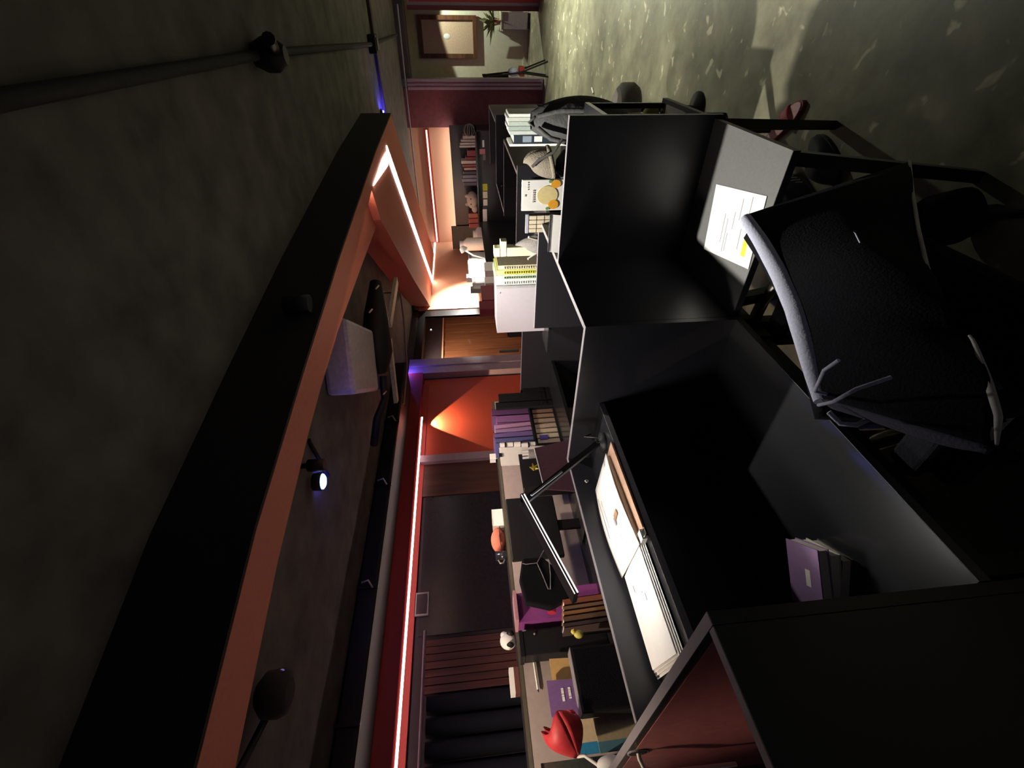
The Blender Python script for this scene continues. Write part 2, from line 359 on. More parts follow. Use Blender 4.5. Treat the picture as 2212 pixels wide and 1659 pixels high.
# blue spotlight
bs = thing('blue_spotlight', 'lit blue spotlight on a stem inside the ceiling frame', 'spotlight', (-2.28, 1.91, CEIL))
MB().tube([(-1.93, 1.93, CEIL-.005), (-2.12, 1.92, CEIL-.03), (-2.22, 1.90, CEIL-.05)], .014, 8).build('stem', M_BPLA, bs)
pb = PZ(697, 1040, 2.52)
MB().lathe([(.02, .06), (.05, .05), (.055, .0), (.046, 0), (.03, .02)], pb, 16).build('head', M_BPLA, bs)
MB().lathe([(.034, -.012), (.044, -.004), (.044, .006)], pb, 16).build('lens', led('led_blue', (.12, .32, 1.0), 14), bs)
area(bs, pb+Vector((0, 0, -.02)), .06, 2.2, (.10, .10, 1.0), (pb.x-.6, pb.y+.4, 0), name='blue_glow')
MB().ball(pb+Vector((-.02, 0, .03)), .012).build('pilot_lamp', led('led_blue2', (.15, .2, 1.0), 3), bs)
area(bs, pb+Vector((-.055, .05, .03)), .03, .35, (.10, .10, 1.0), (pb.x-.3, pb.y+.3, CEIL), name='blue_upglow')
b2 = thing('small_blue_lamp', 'tiny blue lamp glowing on the ceiling beyond the frame corner', 'lamp', (-1.0, 6.9, CEIL))
q = PZ(826, 241, 2.575)
MB().lathe([(.03, .025), (.03, 0), (.02, -.006)], q, 12).build('base', M_BPLA, b2)
MB().ball(q+Vector((0, 0, -.008)), .014).build('bulb', led('led_blue3', (.2, .25, 1.0), 9), b2)
area(b2, q+Vector((.02, -.02, -.03)), .05, 1.4, (.10, .08, 1.0), q+Vector((.6, .2, .02)), name='blue_glow')
area(b2, q+Vector((0, .05, -.05)), .05, 2.5, (.10, .08, 1.0), (-1.2, WF, 1.9), name='blue_wash')
ind = thing('blue_indicator', 'tiny blue indicator light on the glass door', 'indicator light', PX(931, 712, WL-.015))
MB().ball(PX(931, 712, WL-.012), .012).build('lens', led('led_blue5', (.35, .6, 1.0), 4), ind)
box(WL-.03, WL-.014, PX(931, 712, WL).y-.02, PX(931, 712, WL).y+.02, PX(931, 712, WL).z-.02, PX(931, 712, WL).z+.02).build('plate', M_BPLA, ind)
q = PX(866, 796, -3.80)
b3 = thing('small_blue_lamp', 'small blue lamp at the head of the lilac post by the glass door', 'lamp', q)
MB().lathe([(.03, .03), (.03, 0), (.022, -.004)], q, 12).build('base', M_BPLA, b3)
MB().ball(q+Vector((0, 0, -.006)), .016).build('bulb', led('led_blue6', (.2, .25, 1.0), 5), b3)
area(b3, q+Vector((0, 0, -.04)), .05, 1.6, (.16, .10, 1.0), q+Vector((-.3, 0, -.8)), name='blue_glow')
gs = thing('gooseneck_spotlight', 'black unlit gooseneck spotlight near the left edge of the ceiling', 'spotlight', (-2.39, .81, CEIL))
q = PZ(597, 1498, 2.50)
MB().tube([(-2.0, .10, CEIL-.01), PZ(520, 1659, 2.56), PZ(560, 1580, 2.55), PZ(580, 1540, 2.53)], .016, 8).build('neck', M_BPLA, gs)
MB().lathe([(.05, .07), (.085, .04), (.09, -.02), (.075, -.05), (.05, -.055)], q, 18).build('head', M_CON, gs)
MB().ball(q+Vector((.05, .06, -.02)), .012).build('pilot_lamp', led('led_blue4', (.1, .1, 1.0), .25), gs)
# smoke detector
q = PZ(720, 822, CEIL)
sd = thing('smoke_detector', 'round white smoke detector on the concrete ceiling', 'smoke detector', q)
MB().lathe([(.10, 0), (.10, -.02), (.075, -.035)], q, 24).build('body', M_WHITE, sd)
MB().lathe([(.02, -.035), (.02, -.042)], q, 12).build('vent_cap', M_EDGE, sd)
# air conditioner
ac = thing('ceiling_air_conditioner', 'boxy pale air conditioner tinted violet by the blue lamp', 'air conditioner', (-2.05, 2.8, CEIL))
ax, ay = Vector((-.50, .63, 0)), Vector((-.45, -.24, 0))
A0 = Vector((-1.53, 2.62, 2.41))
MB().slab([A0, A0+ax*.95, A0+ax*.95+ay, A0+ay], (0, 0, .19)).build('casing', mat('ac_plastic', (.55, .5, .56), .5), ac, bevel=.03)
MB().slab([A0+ax*.97+ay*.02+Vector((0,0,.02)), A0+ax*1.17+ay*.02+Vector((0,0,.02)), A0+ax*1.17+ay*.98+Vector((0,0,.02)), A0+ax*.97+ay*.98+Vector((0,0,.02))], (0, 0, .16)).build('grille', mat('ac_blue_lit_grille', (.10, .10, .42), .5), ac)  # blue lamp's light on this side is put into its colour
for i in range(5):
    t_ = .12+.18*i
    p0 = A0+ax*1.18+ay*t_
    MB().slab([p0+Vector((0,0,.04)), p0+ax*.015+Vector((0,0,.04)), p0+ax*.015+Vector((0,0,.15)), p0+Vector((0,0,.15))], ay*.03).build('louvre', M_BPLA, ac)
pj = thing('ceiling_projector', 'black projector with cables hanging beside the air conditioner', 'projector', (-2.3, 3.9, 2.4))
MB().tube([PZ(812, 610, 2.42), PZ(812, 680, 2.42), PZ(815, 760, 2.42), PZ(822, 800, 2.42)], [.05, .10, .13, .07], 12).build('body', M_BPLA, pj)
MB().tube([PZ(812, 690, 2.44), PZ(800, 690, 2.56), PZ(796, 690, CEIL)], .02, 8).build('mount', M_BPLA, pj)
MB().tube([PZ(828, 812, 2.40), PZ(832, 862, 2.40), PZ(815, 905, 2.44), PZ(808, 960, 2.5)], .035, 8).build('hose', M_BPLA, pj)
for i, (px, py) in enumerate(((818, 617), (804, 668), (838, 745), (834, 845))):
    MB().tube([PZ(px, py, 2.33), PZ(px-6, py+7, 2.34)], .006, 6).build('clip', M_CHROME, pj)
M_BAT = mat('batten_white', (.75, .72, .64), .5)
for lab, (x0, y0, x1, y1), hw in (('white slim batten lamp nearer the diagonal beam', (856, 606, 841, 700), .035), ('second slim batten lamp nearer the red wall panel', (841, 733, 856, 868), .03)):
    bt = thing('batten_lamp', lab, 'lamp', PZ(x0, y0, 2.40), group='unlit batten lamps')
    MB().bar(PZ(x0, y0, 2.40), PZ(x1, y1, 2.40), .09, .035).build('tube', M_BAT, bt)
    MB().tube([PZ(x0, y0, 2.41)*.7+PZ(x1, y1, 2.41)*.3, (PZ(x0, y0, 2.41)*.7+PZ(x1, y1, 2.41)*.3)+Vector((0, 0, .18))], .006, 6).build('hanger', M_BMET, bt)
tag(MB().tube([PZ(865, 632, 2.42), PZ(874, 700, 2.42), PZ(879, 790, 2.42), PZ(872, 872, 2.42)], .012, 6).build('ceiling_cable', M_LILAC), 'thin grey cable sagging under the ceiling before the glass door', 'cable')
du = thing('ventilation_duct', 'black ventilation duct along the top of the left wall', 'duct', (-3.6, 1.5, 2.5))
box(-3.875, -3.42, -2.0, 4.7, 2.45, CEIL).build('duct_body', M_BPLA, du, bevel=.02)
for y in (.9, 1.77, 2.75, 3.6): box(-3.40, -3.42, y, y+.025, 2.44, CEIL).build('clamp', M_BMET, du)
for y in (1.77, 2.75, 3.6): MB().tube([(-3.40, y, 2.48), (-3.36, y+.04, 2.51), (-3.37, y+.03, 2.56)], .009, 6).build('clamp_bolt', M_CHROME, du)
tag(MB().tube([(.1, 9.72, 2.50), (-1.2, 9.72, 2.52), (-3.95, 9.72, 2.54)], .014, 8).build('sprinkler_pipe', M_EDGE), 'thin pale pipe running along the top of the far wall', 'pipe')

# aisle lamps (set in the ceiling over the aisle on the right)
for i, (X, Y, P) in enumerate(((.75, 5.4, 24), (.8, 8.4, 95))):
    dn = thing('aisle_downlight', ('nearer' if i == 0 else 'farther')+' round ceiling downlight over the aisle', 'downlight', (X, Y, CEIL), group='aisle downlights')
    MB().lathe([(.09, 0), (.09, -.015), (.07, -.015), (.06, -.002)], (X, Y, CEIL), 20).build('trim_ring', M_WHITE, dn)
    area(dn, (X, Y, CEIL-.03), .10, P, GREENW, (X-.15, Y-.6, 0), spread=math.radians(105))
dn = thing('corridor_downlight', 'round ceiling downlight in the corridor by the picture', 'downlight', (.55, 11.7, CEIL))
MB().lathe([(.09, 0), (.09, -.015), (.07, -.015), (.06, -.002)], (.55, 11.7, CEIL), 20).build('trim_ring', M_WHITE, dn)
spot(dn, (.55, 11.7, CEIL-.03), 210, GREENW, (-.6, 11.8, 0.35), 74, .10, .03)

# ================================================================== CORRIDOR THINGS
pf = thing('framed_picture', 'large wooden framed picture on the pale corridor wall', 'picture', (-.42, 12.36, 1.75))
box(-.74, -.10, 12.36, 12.39, 1.18, 2.32).build('mount_board', mat('picture_mount', (.50, .38, .27), .5), pf)
for (x0, x1, z0, z1) in ((-.78, -.70, 1.12, 2.36), (-.12, -.04, 1.12, 2.36), (-.70, -.12, 1.12, 1.20), (-.70, -.12, 2.28, 2.36)):
    box(x0, x1, 12.33, 12.38, z0, z1).build('frame_bar', wood('frame_wood', srgb('6b4526'), srgb('3f2716'), 0), pf)
MB().ball((-.40, 12.36, 1.76), (.05, .006, .07)).build('printed_mark', mat('pale_mark', (.62, .66, .64), .5), pf)
cb = thing('low_cabinet', 'low pale cabinet standing under the plant in the corridor', 'cabinet', (-.12, 12.2, 0))
box(-.27, .02, 12.0, 12.36, .06, .60).build('body', mat('grey_lilac_cabinet', (.30, .26, .28), .6), cb)
box(-.29, .04, 11.98, 12.37, .60, .63).build('top', M_PALE, cb)
box(-.25, .0, 12.02, 12.36, 0, .06).build('plinth', M_BPLA, cb)
box(-.26, -.13, 11.985, 12.0, .08, .58).build('door', mat('grey_lilac_cabinet'), cb)
pl = thing('potted_plant', 'leafy potted plant on the corridor cabinet beneath the picture', 'plant', (-.14, 12.15, .63))
MB().lathe([(.05, 0), (.07, .12), (.06, .12)], (-.14, 12.15, .63), 14).build('pot', mat('clay_pot', (.30, .16, .10), .8), pl)
M_LEAF = mat('leaf_green', (.10, .11, .04), .6, noise=.3)
for i in range(22):
    a_ = random.uniform(0, 2*PI); L = random.uniform(.22, .55); el = random.uniform(.2, 1.2)
    s0 = Vector((-.14, 12.15, .74)); d = Vector((math.cos(a_)*math.cos(el), math.sin(a_)*math.cos(el)*.6, math.sin(el)))
    side = d.cross(Vector((0, 0, 1))).normalized()*.045
    tip = s0+d*L+Vector((0, 0, -.06)); mid = s0+d*L*.55
    MB().add([s0, mid-side, tip, mid+side], [(0, 1, 2, 3)]).build('leaf', M_LEAF, pl, solid=.002)
ch = thing('folding_chair', 'dark folding chair with a red seat against the lilac column', 'chair', (-.84, 9.6, 0))
for y in (9.45, 9.75):
    MB().tube([(-.86, y, .0), (-.80, y, .5), (-.86, y, 1.12)], .014, 6).build('leg', M_BMET, ch)
    MB().tube([(-.64, y, .02), (-.80, y, .5)], .014, 6).build('leg', M_BMET, ch)
box(-.86, -.72, 9.46, 9.74, .42, .50).build('seat', M_REDD, ch, bevel=.01)
box(-.87, -.84, 9.46, 9.74, .70, 1.15).build('backrest', M_FAB, ch, bevel=.01)
tag(MB().ball((-.80, 9.6, .60), (.07, .12, .10)).build('grey_bundle', M_HOOD), 'grey cloth bundle lying on the red chair seat', 'bundle')

# ================================================================== STUDY DESKS
HT, HD, TH = 1.25, .74, .02
def panel(name, label, x0, x1, y0, y1, z0=.10, z1=HT, parent=None, pname='board', cat='partition', group=None):
    """upright board with a grey edge band along its top and its two ends"""
    if parent is None:
        parent = thing(name, label, cat, ((x0+x1)/2, (y0+y1)/2, 0), group=group)
    bd = box(x0, x1, y0, y1, z0, z1-.002).build(pname, M_BLK, parent)
    box(x0, x1, y0, y1, z1-.002, z1).build('edge_band', M_EDGE, bd)
    return parent, bd
XF, XB = -.78, -1.42
near_p, _ = panel('partition_panel', 'nearest black partition, its dark face filling the lower left of the room', XF-.02, XF, -.9, .285)
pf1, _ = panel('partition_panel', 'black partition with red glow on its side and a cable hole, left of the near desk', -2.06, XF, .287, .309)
box(-2.05, XF-.004, .2855, .2868, .30, HT-.022).build('red_glow_face', mat('red_glow_tone', (.50, .16, .16), .40, noise=.12), pf1)  # red light on the partition's side, put in as a coloured sheet
MB().lathe([(.032, -.004), (.032, .004), (.026, .004), (.026, -.004)], (-1.62, .287, 1.215), 20, Matrix.Rotation(PI/2, 3, 'X')).build('grommet', M_EDGE, pf1)
MB().lathe([(.026, -.002), (.026, .0045)], (-1.62, .287, 1.215), 20, Matrix.Rotation(PI/2, 3, 'X')).build('cable_hole', M_BPLA, pf1)
tag(MB().tube([(-1.62, .30, 1.215), (-1.62, .27, 1.216), (-1.66, .255, 1.20), (-1.72, .25, 1.12), (-1.74, .25, .9)], .006, 8).build('white_cable', M_WHITE), 'white cable coming out of the round hole in the partition', 'cable')
def study_desk(label, y0, y1, back=True, sf_=-1.12):
    t = thing('study_desk', label, 'desk', ((XF+XB)/2, (y0+y1)/2, 0), group='study desks in the row')
    top = box(XB, XF, y0, y1, HD-.025, HD).build('desktop', M_DESK, t)
    box(XF, XF+.0015, y0, y1, HD-.024, HD-.0005).build('edge_band', mat('dark_edge_band', (.07, .07, .075), .5), top)
    if back: panel('', '', XB-.02, XB, y0, y1+.02, .1, HT, t, 'back_panel')
    sh = box(XB if back else -1.62, sf_, y0, y1, 1.14, 1.16).build('shelf', M_DESK, t)
    box(sf_, sf_+.0015, y0, y1, 1.1405, 1.1595).build('edge_band', M_EDGE, sh)
    panel('', '', XB, XF, y1, y1+.02, HD-.06, HT, t, 'side_panel')
    for y in (y0+.04, y1-.04):
        for x in (XF-.05, XB+.05): box(x-.02, x+.02, y-.02, y+.02, 0, HD-.025).build('leg', M_BMET, t)
    box(XF-.06, XF-.04, y0+.06, y1-.06, HD-.10, HD-.025).build('front_rail', M_BMET, t)
    MB().ball(((XB+.002), y1-.12, 1.2), (.004, .008, .008)).build('screw_cap', M_CHROME, t)
    return t
desk1 = study_desk('near black study desk with a shelf of open papers and a bar lamp', .311, 1.21)
desk3 = study_desk('second black study desk along the row, behind the white file box', 2.234, 3.20, back=False, sf_=-.86)
desk5 = copy_tree(desk1, (0, 3.93, 0), 'third black study desk farther along the row')
rv = thing('study_desk', 'black study desk behind the long partition, its user side turned to the back row', 'desk', (-1.1, 1.72, 0), group='study desks in the row')
box(XB, XF-.021, 1.232, 2.21, HD-.025, HD).build('desktop', M_DESK, rv)
for y in (1.27, 2.17):
    for x in (XF-.06, XB+.03): box(x-.02, x+.02, y-.02, y+.02, 0, HD-.025).build('leg', M_BMET, rv)
A1, _ = panel('partition_panel', 'black partition standing between the near desk and the papered side desk', XF-.02, XF, 1.232, 2.21, HD-.06)
D1, _ = panel('partition_panel', 'black partition in front of the white file box', XB, XF-.0, 2.212, 2.232)
A2 = copy_tree(A1, (-.04, 2.0, 0), 'middle black partition beyond the fruit-print notebook')
D2 = copy_tree(D1, (-.04, 2.0, 0), 'cross partition behind the middle desks')
A3 = copy_tree(A1, (-.06, 4.0, 0), 'far black partition near the end of the desk row')
D3 = copy_tree(D1, (-.06, 4.0, 0), 'farthest cross partition of the desk row')
panel('partition_panel', 'dark partition of the back row between the file box and the lilac post', -2.6, -1.46, 2.73, 2.75, .1, 1.25)
# side desk with the printed sheet
def side_desk(label, y0, y1, back, legs=True):
    t = thing('side_desk', label, 'desk', (-.52, (y0+y1)/2, 0))
    top = box(XF, -.275, y0, y1, HD-.022, HD).build('desktop', mat('grey_desktop_laminate', (.115, .117, .118), .55, noise=.08, scale=140), t)
    box(XF, -.275, y0-.0015, y0, HD-.022, HD-.0005).build('edge_band', M_BLK, top)
    if back: panel('', '', XF, -.262, back, back+.02, HD-.03, HT, t, 'back_panel')
    return t
sd1 = side_desk('small dark side desk with a printed white sheet on it', 1.235, 1.70, 1.70)
MB().bar((-.30, 1.27, HD-.022), (-.385, 1.36, 0), .035, .035).build('leg', M_BMET, sd1)
MB().bar((-.29, 1.69, HD-.022), (-.365, 2.08, 0), .035, .035).build('leg', M_BMET, sd1)
MB().bar((-.74, 1.27, HD-.022), (-.70, 1.40, 0), .035, .035).build('leg', M_BMET, sd1)
sd2 = side_desk('small dark side desk behind the back panel with a green ball on it', 1.722, 2.20, None)
MB().bar((-.70, 2.12, HD-.022), (-.70, 2.10, 0), .03, .03).build('leg', M_BMET, sd2)
sh2 = box(XF+.0, -.29, 1.722, 2.20, 1.06, 1.08).build('shelf', M_DESK, sd2)
box(-.31, -.29, 2.17, 2.19, HD, 1.06).build('shelf_post', M_BMET, sd2)
# printed sheet
sheet = thing('printed_sheet', 'white printed sheet with a yellow highlight lying on the side desk', 'paper', (-.53, 1.4, HD))
cs = [PZ(1548, 398, HD+.0015), PZ(1657, 424, HD+.0015), PZ(1623, 587, HD+.0015), PZ(1521, 538, HD+.0015)]
cs[2] = Vector((cs[2].x, max(cs[2].y, 1.238), HD+.0015)); cs[1] = Vector((cs[1].x, max(cs[1].y, 1.238), HD+.0015))
MB().slab(cs, (0, 0, .0012)).build('sheet', M_WHITE, sheet)
def on_sheet(u, v): return cs[0]*(1-u)*(1-v)+cs[1]*u*(1-v)+cs[2]*u*v+cs[3]*(1-u)*v + Vector((0, 0, .0014))
pr_ = MB()
for (u, v0, v1) in ((.33, .36, .80), (.40, .42, .92), (.445, .62, .9), (.52, .30, .55), (.62, .10, .40), (.70, .5, .8), (.78, .05, .5)):
    pr_.add([on_sheet(u, v0), on_sheet(u+.012, v0), on_sheet(u+.012, v1), on_sheet(u, v1)], [(0, 1, 2, 3)])
pr_.build('print_lines', M_INK, sheet)
MB().add([on_sheet(.80, .58), on_sheet(.88, .58), on_sheet(.88, .86), on_sheet(.80, .86)], [(0, 1, 2, 3)]).build('highlight', mat('highlighter', (.70, .75, .05), .8), sheet)

# ---------- desk 1 things
def wavy_sheet(c4, lift, n=10):
    c4 = [Vector(c) for c in c4]
    def f(u, v):
        p = c4[0]*(1-u)*(1-v)+c4[1]*u*(1-v)+c4[2]*u*v+c4[3]*(1-u)*v
        return p+Vector((0, 0, lift*math.sin(PI*min(1, v*1.0))*(1-.3*u)))
    return MB().grid(f, n, n)
SZ = 1.163
ob = thing('open_book', 'open book with a kraft cover lying on the near desk shelf under the lamp', 'book', (-1.27, .87, SZ))
MB().slab([(-1.405, .70, SZ), (-1.118, .665, SZ), (-1.118, 1.015, SZ), (-1.405, 1.035, SZ)], (0, 0, .006)).build('cover', mat('kraft_cover', (.42, .25, .17), .8), ob)
MB().slab([(-1.395, .71, SZ+.006), (-1.16, .68, SZ+.006), (-1.17, 1.00, SZ+.006), (-1.395, 1.02, SZ+.006)], (0, 0, .012)).build('page_block', M_PAGE, ob)
wavy_sheet([(-1.40, .682, SZ+.019), (-1.150, .652, SZ+.019), (-1.165, 1.005, SZ+.019), (-1.40, 1.03, SZ+.019)], .012).build('page', M_WHITE, ob, solid=.001)
pp = MB()
for (x, y0, y1, wd_) in ((-1.36, .80, .96, .004), (-1.33, .82, .93, .003), (-1.26, .78, .81, .012), (-1.24, .72, .745, .004)):
    pp.box(x, x+wd_, y0, y1, SZ+.033, SZ+.0335)
pp.build('print_lines', M_INK, ob)
box(-1.25, -1.21, .795, .815, SZ+.0325, SZ+.0335).build('brown_photo', mat('photo_brown', (.35, .20, .10), .6), ob)
ls = thing('loose_sheets', 'bright white loose sheets beside the near partition on the desk shelf', 'paper', (-1.27, .52, SZ))
for i in range(4):
    o_ = .006*i
    MB().slab([(-1.405+o_, .395+o_, SZ+.001+.004*i), (-1.155-o_, .36+o_, SZ+.001+.004*i), (-1.15-o_, .672-o_*.3, SZ+.001+.004*i), (-1.40+o_, .695-o_, SZ+.001+.004*i)], (0, 0, .0018)).build('sheet', M_WHITE, ls)
pp = MB()
for (x, y0, y1) in ((-1.33, .60, .62), (-1.27, .57, .575), (-1.25, .54, .56)): pp.box(x, x+.006, y0, y1, SZ+.0152, SZ+.0156)
pp.build('print_marks', M_INK, ls)
cl = thing('paper_clip', 'small white binder clip hanging at the front edge of the shelf', 'clip', (-1.125, .665, SZ))
box(-1.135, -1.112, .645, .675, SZ+.006, SZ+.02).build('jaw', M_WHITE, cl)
MB().tube([(-1.12, .65, SZ+.015), (-1.095, .65, SZ+.012), (-1.095, .67, SZ+.012), (-1.12, .67, SZ+.015)], .0015, 6).build('wire', M_CHROME, cl)
# bar lamp
lp = thing('bar_desk_lamp', 'black jointed bar lamp leaning over the shelf of the near desk', 'desk lamp', (-1.2, 1.10, 1.16))
B0, B1, B2 = PX(1300, 955, -1.2), PX(1132, 1085, -1.2), PX(1243, 1292, -1.2)
MB().lathe([(.035, 0), (.035, .012), (.012, .018), (.012, .03)], (-1.2, B0.y, 1.161), 18).build('base', M_BPLA, lp)
MB().tube([(-1.2, B0.y, 1.18), B0+Vector((0, 0, .02))], .011, 10).build('joint', M_BMET, lp)
ar = MB().bar(B0+Vector((0, .0, .01)), B1, .012, .020).build('arm', M_BPLA, lp)
MB().bar(B0*.45+B1*.55+Vector((.008, 0, .0)), B1*.92+B0*.08+Vector((.008, 0, 0)), .004, .006).build('arm_groove', M_EDGE, ar)
MB().lathe([(.012, -.012), (.014, 0), (.012, .012)], B1, 12, Matrix.Rotation(PI/2, 3, 'Y')).build('elbow', M_BPLA, lp)
hd_ = (B2-B1).normalized(); up_ = hd_.cross(Vector((1, 0, 0))).normalized(); up_ = up_ if up_.z > 0 else -up_
head = MB().bar(B1-hd_*.015, B2, .055, .014).build('head', M_BPLA, lp)
MB().bar(B1-hd_*.01+Vector((.028, 0, 0))-up_*.004, B2+Vector((.028, 0, 0))-up_*.004, .003, .004).build('light_guide', led('guide_glow', (1, .96, .92), 1.1), head)
MB().bar(B1-hd_*.01+Vector((.028, 0, 0))+up_*.005, B2+Vector((.028, 0, 0))+up_*.005, .003, .0025).build('light_guide', led('guide_glow', (1, .96, .92), 1.1), head)
MB().bar(B1+hd_*.02-up_*.0085, B2-hd_*.01-up_*.0085, .035, .003).build('led_bar', led('lamp_led', (1.0, .97, .9), 50.0), head)
MB().tube([B0+Vector((0, .02, 0)), (-1.22, 1.14, 1.22), (-1.26, 1.19, 1.18), (-1.30, 1.195, 1.165)], .003, 6).build('cable', M_BMET, lp)
# notebook stack on the desk near the partition
for i, (c, lab) in enumerate((('5d5a52', 'dark grey notebook at the bottom of the little stack on the near desk'), ('cfc8b4', 'cream notebook in the middle of the little stack on the near desk'), ('9a7aa8', 'lilac notebook topping the little stack on the near desk'))):
    z0 = HD+.001+.03*i; r_ = Matrix.Rotation(math.radians(32+6*i), 3, 'Z')
    c0 = Vector((-1.10+.012*i, .485, z0))
    nbk = thing('notebook', lab, 'notebook', c0, group='notebooks stacked on the near desk')
    MB().obox(c0+Vector((0, 0, .013)), (.15, .105, .024), r_).build('pages', M_PAGE if i != 1 else M_WHITE, nbk)
    MB().obox(c0+Vector((0, 0, .0265)), (.156, .11, .003), r_).build('cover', colmat(c), nbk)
    MB().obox(c0+Vector((0, 0, .0005)), (.156, .11, .003), r_).build('cover', colmat(c), nbk)
    if i == 2:
        MB().obox(c0+Vector((.01, -.01, .0284)), (.04, .016, .0006), r_).build('printed_title', M_WHITE, nbk)
tag(MB().ball((-1.27, .44, HD+.028), (.05, .045, .027), 20, 12).build('computer_mouse', mat('dim_mauve', (.10, .05, .07), .5)), 'dim mauve computer mouse beside the little notebook stack', 'mouse')
wr = thing('wire_book_holder', 'thin wire book holder glinting at the back of the near desk', 'book holder', (-1.25, 1.0, HD))
q = [PX(1508, 868, -1.28), PX(1520, 895, -1.28), PX(1513, 920, -1.28), PX(1498, 895, -1.28)]
MB().tube(q, .0025, 6, closed=True).build('loop', M_CHROME, wr)
MB().tube([q[3], (-1.28, q[3].y, HD+.004), (-1.18, q[3].y-.02, HD+.004)], .0025, 6).build('foot', M_BMET, wr)

# ================================================================== BACK ROW HUTCH (beige board, black shelf) AND WHAT STANDS ON IT
XH = -2.55; ZS = 1.02
hu = thing('shelf_hutch', 'long black hutch with a beige back board behind the near desk', 'shelving', (XH, 1.2, 0))
box(XH-.02, XH, -.6, 2.86, .05, 1.455).build('back_board', M_BEIGE, hu)
ht_ = box(XH-.16, XH+.0, -.6, 2.86, 1.455, 1.475).build('top_ledge', M_BLK, hu)
box(XH-.0, XH+.002, -.6, 2.86, 1.456, 1.474).build('edge_band', mat('olive_edge', (.10, .09, .06), .5), ht_)
box(XH, XH+.50, -.6, 2.86, ZS-.022, ZS).build('shelf', M_DESK, hu)
for y in (-.55, .3, 1.15, 2.0, 2.84): box(XH, XH+.48, y-.01, y+.01, 0, ZS-.022).build('upright', M_BLK, hu)
box(XH, XH+.35, .375, .39, ZS, 1.25).build('divider', M_BLK, hu)
XO = -2.33                                            # where most of the things stand
def from_px(x0, y0, x1, y1, X):
    """room extents (y0,y1,z0,z1) of something filling that patch of the view at distance X"""
    a_, b_ = PX(x0, y0, X), PX(x1, y1, X); c_, d_ = PX(x0, y1, X), PX(x1, y0, X)
    return ((b_.y+c_.y)/2, (a_.y+d_.y)/2, (b_.z+d_.z)/2, (a_.z+c_.z)/2)
def upright_book(label, X0, X1, y0, y1, z0, z1, c, lean=0.0, name='book', cat='book', group=None, pages=M_PAGE):
    """book standing on z0 with its spine toward +X"""
    t = thing(name, label, cat, ((X0+X1)/2, (y0+y1)/2, z0), rot=(lean, 0, 0), group=group)
    hx, hy, hz = (X1-X0)/2, (y1-y0)/2, z1-z0; m_ = colmat(c)
    k = min(.003, hy*.3)
    MB().box(-hx, hx, -hy, -hy+k, 0, hz).box(-hx, hx, hy-k, hy, 0, hz).box(hx-k, hx, -hy, hy, 0, hz).build('cover', m_, t, local=True)
    MB().box(-hx+.002, hx-k, -hy+k, hy-k, .002, hz-.004).build('pages', pages, t, local=True)
    return t
# --- left (near) end: cream and blue folders, paper tulip
for i, (x0, y0, x1, y1, cc, cb_, lab) in enumerate(((1232, 1546, 1290, 1628, 'd8c3a0', '2f8fc0', 'cream folder with a bright blue strip beside the paper tulip'), (1290, 1545, 1330, 1622, 'a89878', '4f7a88', 'shaded cream folder with a blue strip, lower beside the partition corner'))):
    X = XO+.06*i; ya, yb, za, zb = from_px(x0, y0, x1, y1, X)
    za = ZS
    t = thing('folder', lab, 'folder', (X, (ya+yb)/2, ZS))
    ym = ya+(yb-ya)*.30
    MB().slab([(X-.02, ym, za), (X-.02, yb, za), (X-.03, yb, zb), (X-.03, ym, zb)], (.012, 0, 0)).build('cover', colmat(cc), t)
    MB().slab([(X-.02, ya, za), (X-.02, ym, za), (X-.03, ym, zb), (X-.03, ya, zb)], (.012, 0, 0)).build('blue_strip', colmat(cb_), t)
tu = thing('paper_tulip', 'red folded paper tulip on a white stick at the left end', 'paper flower', (XO+.12, .45, ZS))
q = PX(1225, 1592, XO+.12)
prof = [(.006, -.075), (.045, -.05), (.058, -.005), (.05, .03), (.03, .052)]
M_TUL = mat('tulip_red', (.55, .035, .045), .55, noise=.15)
rot = Matrix.Rotation(math.radians(-66), 3, 'X')
def bloom(u, v, k=1.0, tw=0.0):
    a_ = 2*PI*u+tw; h = .056+.017*math.cos(3*a_)
    r_ = k*(.010+.070*math.sin(min(1.0, v*1.1)*PI*.60))*(1+.05*math.cos(3*a_))
    return rot @ Vector((r_*math.cos(a_), r_*math.sin(a_), -.07+(h+.07)*v)) + q
MB().grid(lambda u, v: bloom(u, v), 28, 10).build('petals', M_TUL, tu, solid=.002)
MB().grid(lambda u, v: bloom(u, v*1.05, .80, 1.05), 30, 8).build('inner_petals', mat('tulip_dark', (.40, .02, .03), .6), tu, solid=.002)
MB().tube([q+rot @ Vector((0, 0, -.07)), PX(1262, 1632, XO+.14), PX(1312, 1668, XO+.16), (XO+.16, PX(1312, 1668, XO+.16).y-.02, ZS+.002)], .006, 8).build('stick', M_WHITE, tu)
wl_ = thing('white_lamp_head', 'white rounded lamp head cut off by the left edge', 'lamp', (XO+.2, .36, ZS))
q = PX(1318, 1652, XO+.2)
MB().ball(q, (.04, .03, .05)).build('shade', M_WHITE, wl_)
MB().tube([q, (q.x, q.y, ZS)], .008, 8).build('stem', M_WHITE, wl_)
bo = thing('green_board', 'dark green glossy board at the left end behind the tulip', 'board', (XO-.05, .3, ZS))
ya, yb, za, zb = from_px(1176, 1640, 1300, 1700, XO-.05)
box(XO-.06, XO-.05, ya, yb, ZS, zb).build('face', mat('dark_green_gloss', (.06, .07, .06), .2), bo)
box(XO-.062, XO-.048, ya, yb, zb, zb+.01).build('frame', M_BPLA, bo)
